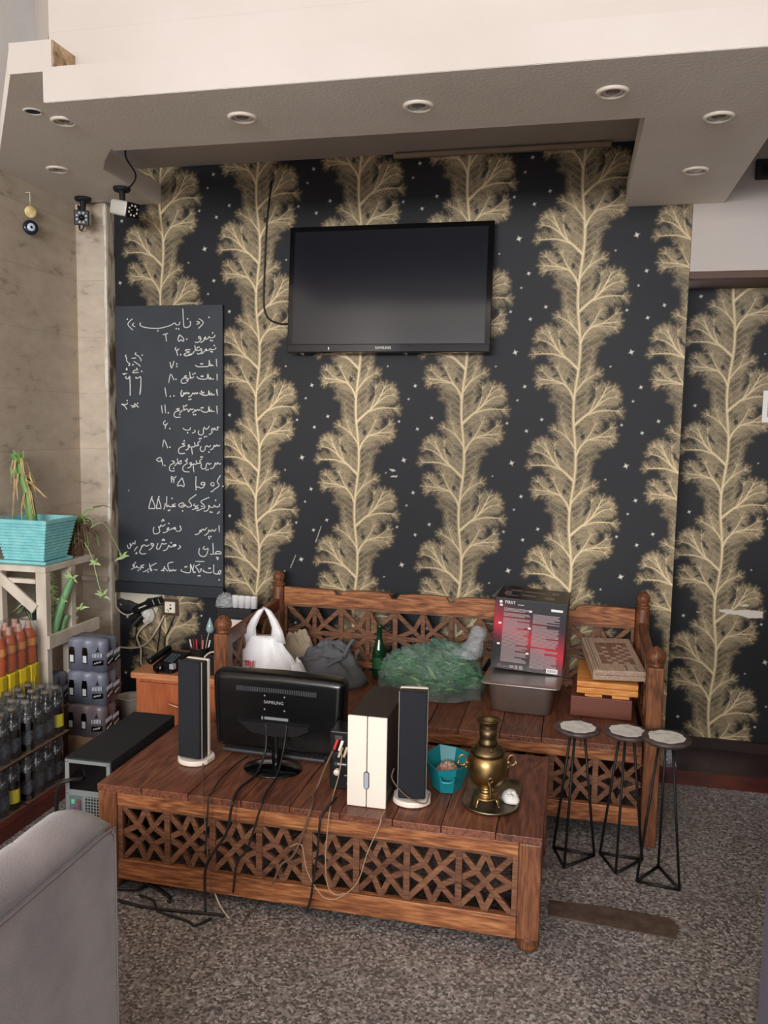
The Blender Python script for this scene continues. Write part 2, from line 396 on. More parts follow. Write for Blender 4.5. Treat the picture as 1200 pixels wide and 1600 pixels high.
    def eye(x,y,rx,ry,a):
        for oy in (-PR,0,PR):
            u=xx/ppm-W/2-x; v=yy/ppm-(y+oy)
            p=(u*math.cos(a)+v*math.sin(a))/rx; q=(-u*math.sin(a)+v*math.cos(a))/ry
            m=np.clip(1.6-np.hypot(p,q)-.35*np.cos(5*np.arctan2(q,p)),0,1)
            haze[:]=haze*(1-.9*m); ink[:]=ink*(1-.85*m)
    for half,sx in ((0,-1),(.5,1)):
        o=half*PR
        eye(stemx(o)+sx*.037,o,.008,.011,0)
        eye(stemx(o)+sx*.072,o+.175,.006,.026,-sx*.6)
        eye(stemx(o)+sx*.10,o+.02,.004,.011,sx*1.2)
    bg=np.array([38,39,43.]); hz=np.array([98,85,64.]); ik=np.array([228,208,168.])
    # stars
    img=bg+(hz-bg)*np.clip(haze,0,1)[...,None]
    img=img+(ik-img)*np.clip(ink,0,1)[...,None]
    stars=[(.24,.13,1.15),(.29,-.03,.9),(.258,-.095,.6),(.305,-.24,.85),(.212,-.205,.7),(.375,-.185,.85),(.15,.064,.5)]
    for sx_,sy,s in stars:
        r=.023*s; rot=.35
        for ox in (-W,0):
            for oy in (-PR,0,PR):
                u=xx/ppm-W/2-(sx_+ox); v=yy/ppm-(sy+oy)
                p=np.abs(u*math.cos(rot)+v*math.sin(rot)); q=np.abs(-u*math.sin(rot)+v*math.cos(rot))
                m=np.clip((1-(np.sqrt(p/r)+np.sqrt(q/r)))*4,0,1)[...,None]
                img=img*(1-m)+np.array([214,210,202])*m
    return img

TILE = make_tile(1000); TH, TW = TILE.shape[:2]
def _lin(a):
    a = a/255.; return np.where(a <= .04045, a/12.92, ((a+.055)/1.055)**2.4)
def wallpaper(name, xs, x0, x1, y, z0, z1, zeye, fine, extra=()):
    """wall slab whose front is a fine grid with the print as vertex colours"""
    st = .0027; fx0, fx1, fz0, fz1 = fine
    gx = np.concatenate([[x0], np.arange(fx0, fx1, st), [x1]]) if fx0 > x0+1e-6 else np.concatenate([np.arange(x0, fx1, st), [x1]])
    gz = np.concatenate([[z0], np.arange(fz0, z1, st), [z1]])
    X, Z = np.meshgrid(gx, gz); nx, nz = len(gx), len(gz)
    u = (X-xs+.265)*1000; v = (Z-zeye)*1000; acc = 0
    for du in (-.9, .9):
        for dv in (-.9, .9):
            acc = acc+TILE[np.floor(v+dv).astype(int) % TH, np.floor(u+du).astype(int) % TW]
    col = acc/4
    # faint roll joints and rubbed patches
    rub = np.sin(X*3.1+1.2*np.sin(Z*2.3))*np.sin(Z*1.7+X)
    col = col*(1+.07*rub[..., None])+np.clip(rub, 0, 1)[..., None]*np.array([5, 5, 4])
    for pts, c in extra:
        m = np.zeros(X.shape, bool); j = len(pts)-1
        for i in range(len(pts)):
            (xi, zi), (xj, zj) = pts[i], pts[j]
            m ^= ((zi > Z) != (zj > Z)) & (X < (xj-xi)*(Z-zi)/(zj-zi+1e-12)+xi); j = i
        col[m] = c
    n = nx*nz
    co = np.stack([X, np.full(X.shape, y), Z], -1).reshape(-1, 3)
    back = np.array([(x0, y+.1, z0), (x1, y+.1, z0), (x1, y+.1, z1), (x0, y+.1, z1)])
    I = np.arange(n).reshape(nz, nx)
    quads = np.stack([I[:-1, :-1], I[:-1, 1:], I[1:, 1:], I[1:, :-1]], -1).reshape(-1, 4)
    c0, c1, c2, c3 = I[0, 0], I[0, -1], I[-1, -1], I[-1, 0]
    quads = np.concatenate([quads, [[n+1, n, n+3, n+2], [n, c0, c3, n+3], [c1, n+1, n+2, c2], [c3, c2, n+2, n+3], [n, n+1, c1, c0]]])
    co = np.concatenate([co, back]); cl = np.concatenate([_lin(col.reshape(-1, 3)), np.full((4, 3), .05)])
    cl = np.concatenate([cl, np.ones((len(cl), 1))], 1)
    me = bpy.data.meshes.new(name)
    me.vertices.add(len(co)); me.vertices.foreach_set('co', co.astype(np.float32).ravel())
    me.loops.add(quads.size); me.loops.foreach_set('vertex_index', quads.astype(np.int32).ravel())
    me.polygons.add(len(quads)); me.polygons.foreach_set('loop_start', (np.arange(len(quads))*4).astype(np.int32))
    me.update(calc_edges=True)
    ca = me.color_attributes.new('Col', 'FLOAT_COLOR', 'POINT'); ca.data.foreach_set('color', cl.astype(np.float32).ravel())
    me.materials.append(MATS.get('printed_wallpaper') or attr_mat('printed_wallpaper', .55, .2))
    o = bpy.data.objects.new(name, me); C.objects.link(o); o['kind'] = 'structure'
    return o
torn = [([(-2.395, .700), (-2.395, .640), (-2.37, .628), (-2.345, .632), (-2.31, .62), (-2.285, .612), (-2.26, .622), (-2.23, .648), (-2.19, .655), (-2.15, .668), (-2.11, .672), (-2.09, .69), (-2.09, .702)], (214, 206, 190)),
        ([(-2.24, .63), (-2.205, .625), (-2.17, .598), (-2.19, .56), (-2.225, .525), (-2.262, .545), (-2.285, .59)], (206, 198, 182)),
        ([(-.905, 1.385), (-.885, 1.388), (-.868, 1.378), (-.885, 1.374)], (190, 186, 178)), ([(-.895, 1.352), (-.86, 1.356), (-.862, 1.347), (-.893, 1.346)], (190, 186, 178)),
        ([(-1.285, 1.0), (-1.255, 1.085), (-1.252, 1.084), (-1.28, .998)], (170, 170, 168)), ([(-1.42, .86), (-1.39, .93), (-1.387, .928), (-1.416, .857)], (170, 170, 168))]
wallpaper('wall_back', -2.13, -2.40, .465, D, 0, 2.90, 1.302, (-2.40, .465, .03, 2.9), torn)
rec_marks = [([(.72, .715), (.77, .722), (.80, .716), (.86, .724), (.93, .72), (.93, .688), (.87, .683), (.82, .695), (.78, .698), (.735, .706)], (212, 206, 196)),
             ([(.66, .735), (.70, .74), (.70, .732), (.665, .729)], (150, 138, 120)), ([(.62, .70), (.65, .703), (.648, .696), (.622, .694)], (160, 150, 136)),
             ([(.82, .745), (.85, .752), (.87, .744), (.84, .739)], (208, 202, 192))]
wallpaper('wall_recess', .715, .465, 2.0, 4.36, 0, 2.33, 1.385, (.465, 1.0, .06, 2.33), rec_marks)
struct('trim_10', MB().box(.53, 2.0, 4.0205, 4.337, .0003, .004), mat('shaded_recess_floor', (58, 43, 41), .35, col2=(48, 36, 36), scale=6))  # recess floor behind the red band, shade put into its dark brown colour
struct('baseboard_recess', MB().box(.465, 2.0, 4.338, 4.3575, 0, .055), mat('dark_baseboard', (48, 34, 32), .5))
# wall end and lintel at the right recess
struct('wall_lintel', MB().box(.467, 2.0, D, 4.46, 2.314, 4.3), cream)
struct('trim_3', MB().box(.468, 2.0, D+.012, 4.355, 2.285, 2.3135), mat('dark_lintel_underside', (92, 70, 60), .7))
struct('wall_right', MB().box(2.0, 2.15, -4.5, 4.46, 0, 4.3), cream)
# left wall, pilaster with chipped corner
struct('wall_left', MB().box(-2.72, -2.575, -4.5, 4.15, 0, 4.3), stone_m)
struct('wall_left_upper', MB().box(-2.5748, -2.567, -4.5, 4.04, 2.83, 4.3), soffit_paint)
struct('wall_pilaster', MB().box(-2.575, -2.402, 3.975, 4.15, 0, 2.712), stone_m)
mb = MB(); n = 26
for i in range(n):
    z0, z1 = 2.70*i/n+.004, 2.70*(i+1)/n+.004
    j = .006*math.sin(i*1.7)+.004*math.sin(i*.63)
    mb.box(-2.412+j*.6, -2.3985, 3.969, 3.978+.004, z0, z1)
struct('trim_4', mb, white_plaster)
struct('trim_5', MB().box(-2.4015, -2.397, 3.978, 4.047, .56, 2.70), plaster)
# dropped soffits: a lower slab across the front and over the right, a higher one on the left
ZS, ZL = 2.609, 2.714
mb = MB().prism([(-1.70, 2.468), (2.0, 2.468), (2.0, 3.2), (.60, 3.2), (.595, D), (.176, D), (.176, 2.936), (-1.735, 2.936)], ZS, 2.714)
struct('ceiling_front_soffit', mb, [soffit_paint])
mb = MB().box(-1.704, 2.0, 2.4655, 2.4675, ZS+.001, 2.716)
struct('trim_6', mb, cream)
mb = MB().prism([(-1.69, 2.496), (-1.845, 2.496), (-2.383, 3.146), (-2.575, 3.38), (-2.575, D), (-2.13, D), (-2.105, 3.47), (-2.03, 3.36), (-1.69, 2.94)], ZL+.002, 2.812)
struct('ceiling_left_soffit', mb, soffit_paint)
struct('trim_7', MB().box(-1.846, -1.69, 2.4925, 2.4955, ZL+.002, 2.813), cream)
# bulkhead above the soffits, and the recess ceiling behind the front slab
mb = MB().prism([(-1.784, 2.62), (2.0, 2.62), (2.0, D+.1), (-2.36, D+.1), (-2.36, 3.36)], 2.895, 4.3)
mb.box(-1.6885, 2.0, 2.62, 2.74, 2.716, 2.8948).box(-1.784, -1.6885, 2.62, 2.74, 2.8128, 2.8948)
struct('ceiling_bulkhead', mb, cream)
struct('trim_8', MB().box(-1.6895, -1.6865, 2.4975, 2.6195, 2.7165, 2.812), brown_stain)
struct('trim_9', MB().box(-.9, .1, D-.045, D-.02, 2.865, 2.885, .002), mat('strip_end', (150, 132, 112), .6))
struct('ceiling', MB().box(-2.75, 2.15, -4.5, 4.46, 4.3, 4.4), soffit_paint)
# shop front behind the camera: sill, lintel and jambs round the glazing
mb = MB().box(-2.75, 2.15, -4.5, -4.38, 0, .3).box(-2.75, 2.15, -4.5, -4.38, 3.75, 4.3).box(-2.75, -2.5, -4.5, -4.38, .3, 3.75).box(1.6, 2.15, -4.5, -4.38, .3, 3.75)
struct('wall_storefront', mb, cream)
# grey pillar edge, widened out of view into a low partition to block light
struct('wall_shade_partition', MB().box(.307, 2.0, 1.0, 1.3, 0, 1.4, .004), mat('partition_paint', (96, 96, 112), .6))

def downlight(x, y, z, label, lens=True, white_lens=False):
    t = thing('downlight', label, 'ceiling light', (x, y, z), group='round downlights in the soffits')
    obj('trim_ring', MB().lathe([(.034, .004), (.034, -.004), (.038, -.0085), (.047, -.006), (.0495, -.0005), (.0495, .0)], 32), white_plastic, t)
    obj('reflector', MB().lathe([(.0338, -.0045), (.031, .006), (.026, .010), (0, .010)], 28), mat('reflector', (170, 165, 158), .35, .3) if 'reflector' not in MATS else MATS['reflector'], t)
    if lens:
        obj('lamp_lens', MB().lathe([(0, -.0045), (.016, -.0035), (.024, .001), (.0255, .0095)], 24), lens_m if not white_lens else lens_bright, t)
    return t
lens_m = mat('lamp_lens', (120, 114, 108), .25); lens_bright = mat('lamp_lens_white', (226, 228, 228), .25)  # a white bulb shows in one fitting; no lamp here is switched on
downlight(-1.121, 2.698, ZS, 'white round downlight in the front soffit, furthest left of the three in its row')
downlight(-.529, 2.704, ZS, 'white round downlight in the front soffit, middle one of the three above the television')
downlight(.064, 2.699, ZS, 'white round downlight in the front soffit, near the corner where the right arm begins')
downlight(.405, 2.966, ZS, 'white round downlight in the right arm of the soffit, the one nearer the front edge')
downlight(.41, 3.541, ZS, 'white round downlight with a bright white lens, right arm of the soffit near the wall', white_lens=True)
downlight(-1.92, 2.901, ZL+.002, 'white round downlight in the left soffit beside the step to the front slab')
downlight(-2.308, 3.431, ZL+.002, 'white round downlight in the left soffit above the hanging eye charm')
t = thing('downlight_hole', 'small round empty lamp hole with dark gap in the left soffit', 'ceiling hole', (-1.974, 2.794, ZL+.002), group=None)
obj('rim', MB().lathe([(.026, 0), (.027, -.004), (.034, -.003), (.036, 0)], 24), soffit_paint, t)
obj('hole', MB().lathe([(0, -.0005), (.0255, -.0008), (.0255, 0)], 24), black_matte, t)
# black box on the lintel wall, paper sign in the recess
t = thing('wall_box', 'small black rectangular box on the cream wall at the right edge', 'box', (.80, D, 2.74))
obj('body', MB().box(-.085, .1, -.03, -.0005, -.042, .042, .006), black_matte, t)
obj('grille', MB().box(-.06, .08, -.0335, -.0305, -.02, .02, .001), black_gloss, t)
t = thing('paper_sign', 'white framed paper sign on the recess wall at the right edge', 'sign', (.94, 4.357, 1.724))
obj('sheet', MB().box(-.072, .1, -.006, -.0015, -.076, .076), label_white, t)
obj('printed_panel', MB().box(-.05, .09, -.0072, -.0062, -.05, .05), mat('printed_panel', (150, 150, 150), .6), t)

# ------------------------------------------------------------------ wooden lattice furniture
def star_cells(mb, x0, x1, z0, z1, y, n, wd, th, tall=False, axis='x'):
    """carved lattice: per cell a crossed star with eight short rays, an upright between cells"""
    cw = (x1-x0)/n
    def P(u, v, k, dy=0):
        a = x0+(k+u)*cw; c = z0+v*(z1-z0)
        return (a, y+dy, c) if axis == 'x' else (y+dy, a, c)
    nr = (0, 1, 0) if axis == 'x' else (1, 0, 0)
    for k in range(n):
        L_ = [((0, 0), (1, 1), 0), ((0, 1), (1, 0), .0012)]
        for m, a, b in (((0, .5), (1/3, 2/3), (1/3, 1/3)), ((1, .5), (2/3, 2/3), (2/3, 1/3)), ((.5, 1), (1/3, 2/3), (2/3, 2/3)), ((.5, 0), (1/3, 1/3), (2/3, 1/3))):
            L_ += [(m, a, .0024), (m, b, .0036)]
        if tall: L_ += [((.5, 0), (.5, 1), -.0012), ((0, .5), (1, .5), -.0024)]
        for p, q, dy in L_: mb.bar(P(*p, k, dy), P(*q, k, dy), wd, th, nr, .0015)
        if k: mb.bar(P(0, 0, k, -.003), P(0, 1, k, -.003), wd*(1.9 if k*2 == n and not tall else 1.15), th, nr, .0015)
    return mb
def knob(mb, x, y, z, r):
    mb.lathe([(0, 2.05*r), (.22*r, 2.04*r), (.3*r, 1.95*r), (.62*r, 1.82*r), (.94*r, 1.35*r), (1*r, 1.0*r), (.92*r, .6*r), (.7*r, .3*r), (.78*r, .22*r), (.78*r, 0), (0, 0)], 24, 0, Matrix.Translation((x, y, z)))

# low lattice platform in front
t = thing('lattice_platform', 'low stained pine platform with carved lattice front, carrying the monitor and samovar', 'low table', (-.795, 2.757, 0))
W2, D2 = .745, .322         # half width, half depth
mb = MB(); xs = [-W2]; 
random.seed(11)
while xs[-1] < W2-.12: xs.append(xs[-1]+random.uniform(.145, .19))
xs[-1] = W2
for i, (a, b) in enumerate(zip(xs, xs[1:])): mb.box(a+.0012, b-.0012, -D2, D2, .352, .376+.0015*(i % 2), .002)
mb.box(W2-.088, W2-.084, -D2, D2, .377, .3795)
obj('plank_top', mb, takht_y, t)
for sx, sy in ((-1, -1), (1, -1), (-1, 1), (1, 1)):
    x, y = sx*(W2-.036), sy*(D2-.036)
    p = obj('corner_post', MB().box(x-.034, x+.034, y-.034, y+.034, .045, .3515, .004), takht_z, t)
    obj('foot', MB().lathe([(0, 0), (.024, 0), (.033, .008), (.036, .022), (.03, .04), (.03, .0448), (0, .0448)], 20, 0, Matrix.Translation((x, y, 0))), takht_z, p)
def rails(y, parent):
    obj('top_rail', MB().box(-W2+.071, W2-.071, y-.014, y+.014, .305, .3515, .003), takht_x, parent)
    obj('bottom_rail', MB().box(-W2+.071, W2-.071, y-.014, y+.014, .042, .112, .003), takht_x, parent)
    mb = MB(); mb.box(-W2+.071, -W2+.088, y-.009, y+.009, .1125, .3045, .001); mb.box(W2-.088, W2-.071, y-.009, y+.009, .1125, .3045, .001)
    mb.box(-W2+.088, W2-.088, y-.009, y+.009, .296, .3045, .001)
    star_cells(mb, -W2+.088, W2-.088, .113, .297, y+.002, 8, .0185, .014)
    obj('lattice_panel', mb, lattice_w, parent)
rails(-D2+.02, t); rails(D2-.02, t)
for sx in (-1, 1):
    x = sx*(W2-.02)
    obj('side_rail', MB().box(x-.013, x+.013, -D2+.071, D2-.071, .305, .3515, .003), takht_y, t)
    obj('side_rail', MB().box(x-.013, x+.013, -D2+.071, D2-.071, .042, .112, .003), takht_y, t)
    obj('lattice_panel', star_cells(MB(), -D2+.071, D2-.071, .113, .304, x, 3, .0185, .014, axis='y'), lattice_w, t)

# bench with carved back and sides against the wallpapered wall
t = thing('lattice_bench', 'stained pine bench with carved lattice back and turned post knobs against the wallpaper', 'bench', (-.555, 3.6, 0))
BX, YF, YB = .92, -.384, .375       # half width, front / back edge (local)
mb = MB(); xs = [-BX+.072]
while xs[-1] < BX-.2: xs.append(xs[-1]+random.uniform(.125, .165))
xs[-1] = BX-.072
for i, (a, b) in enumerate(zip(xs, xs[1:])): mb.box(a+.0012, b-.0012, YF+.004, YB-.075, .372, .394+.0015*(i % 2), .002)
obj('seat_planks', mb, takht_y, t)
for sx in (-1, 1):
    for y, h, r in ((YF+.036, .708, .037), (YB-.036, .80, .033)):
        x = sx*(BX-.036)
        mb = MB()
        if y < 0: mb.box(x-.030, x+.030, y-.034, y+.034, 0, h, .006)
        else: mb.lathe([(0, 0), (.033, 0), (.033, h-.03), (.029, h-.02), (.029, h-.012), (.033, h-.006), (.033, h), (0, h)], 20, 0, Matrix.Translation((x, y, 0)))
        p = obj('post', mb, takht_z, t)
        mb = MB(); knob(mb, x, y, h, r if y < 0 else .031); obj('knob', mb, takht_z, p)
obj('front_rail', MB().box(-BX+.072, BX-.072, YF+.012, YF+.042, .325, .3715, .004), takht_x, t)
obj('front_rail', MB().box(-BX+.072, BX-.072, YF+.012, YF+.042, .075, .145, .003), takht_x, t)
obj('front_lattice', star_cells(MB(), -BX+.072, BX-.072, .1455, .3245, YF+.03, 10, .0195, .014), lattice_w, t)
# back: rail with notched top edge, two-row lattice
n_sc = 6; poly = [(-BX+.07, .700), (BX-.07, .700)]; top = .785
L0, L1 = BX-.07, -BX+.07
segw = (L1-L0)/n_sc
for k in range(n_sc):
    a = L0+k*segw; b = a+segw
    poly += [(a, top-.004), (a+segw*.3, top), (b-segw*.3, top), (b+.028, top-.006), (b+.018, top-.016), (b+.012, top-.028)] if k < n_sc-1 else [(a, top-.004), (b, top)]
    if k < n_sc-1: poly += [(b-.012, top-.028), (b-.018, top-.016), (b-.028, top-.006)]
obj('back_top_rail', MB().prism(poly, YB-.052, YB-.022, 1, 0, .002), takht_x, t)
obj('back_bottom_rail', MB().box(-BX+.07, BX-.07, YB-.05, YB-.024, .40, .428, .003), takht_x, t)
mb = MB(); mb.box(-BX+.07, BX-.07, YB-.05, YB-.026, .688, .6995, .001)
star_cells(mb, -BX+.09, BX-.09, .4285, .688, YB-.037, 6, .0215, .014, tall=True)
mb.box(-BX+.071, -BX+.085, YB-.05, YB-.026, .4285, .6875, .001); mb.box(BX-.085, BX-.071, YB-.05, YB-.026, .4285, .6875, .001)
obj('back_lattice', mb, lattice_w, t)
for sx in (-1, 1):
    x = sx*(BX-.036)
    obj('arm_rail', MB().bar((x, YF+.072, .672), (x, YB-.07, .70), .052, .03, (1, 0, 0), .003), takht_y, t)
    obj('side_rail', MB().box(x-.013, x+.013, YF+.072, YB-.07, .325, .3715, .003).box(x-.013, x+.013, YF+.072, YB-.07, .075, .135, .003), takht_y, t)
    obj('side_lattice', star_cells(MB(), YF+.072, YB-.07, .4, .645, x, 2, .020, .014, True, 'y'), lattice_w, t)
    obj('side_lattice', star_cells(MB(), YF+.072, YB-.07, .1355, .3245, x, 4, .0185, .014, False, 'y'), lattice_w, t)

# ------------------------------------------------------------------ television, chalkboard, cameras, charm on the walls
t = thing('television', 'large black flat television hung on the wallpapered wall, screen off', 'television', (-.905, 3.985, 2.25), (math.radians(-4), 0, math.radians(.3)))
scr = mat('dark_screen', (26, 28, 36), .16, spec=.6)
obj('bezel', MB().prism([(-.497, -.303), (.497, -.303), (.497, .303), (-.497, .303)], -.03, .0, 1, 0, .003), black_gloss, t)
obj('back_housing', MB().box(-.44, .44, .0005, .022, -.25, .25, .006), black_matte, t)
obj('screen', MB().box(-.470, .470, -.0325, -.0302, -.262, .278), scr, t)
mb = MB().box(-.494, .494, -.0345, -.0302, -.302, -.266, .002)
ch = obj('chin_strip', mb, mat('gloss_chin', (30, 30, 36), .1), t)
mb = MB(); text_mesh('SAMSUNG', .017, facing(-.012, -.0348, -.283), mb); obj('brand_lettering', mb, label_white, ch)
mb = MB().box(-.285, -.280, -.0352, -.0346, -.292, -.278); obj('indicator', mb, label_white, ch)
mb = MB().tube([(-1.525, 4.046, 2.80), (-1.55, 4.043, 2.6), (-1.562, 4.042, 2.35), (-1.565, 4.042, 2.2), (-1.54, 4.042, 2.13), (-1.47, 4.035, 2.10), (-1.40, 4.02, 2.105)], .0045)
tag(obj('television_cable', mb, cable_black), 'black cable hanging down the wallpaper to the left side of the television', 'cable')

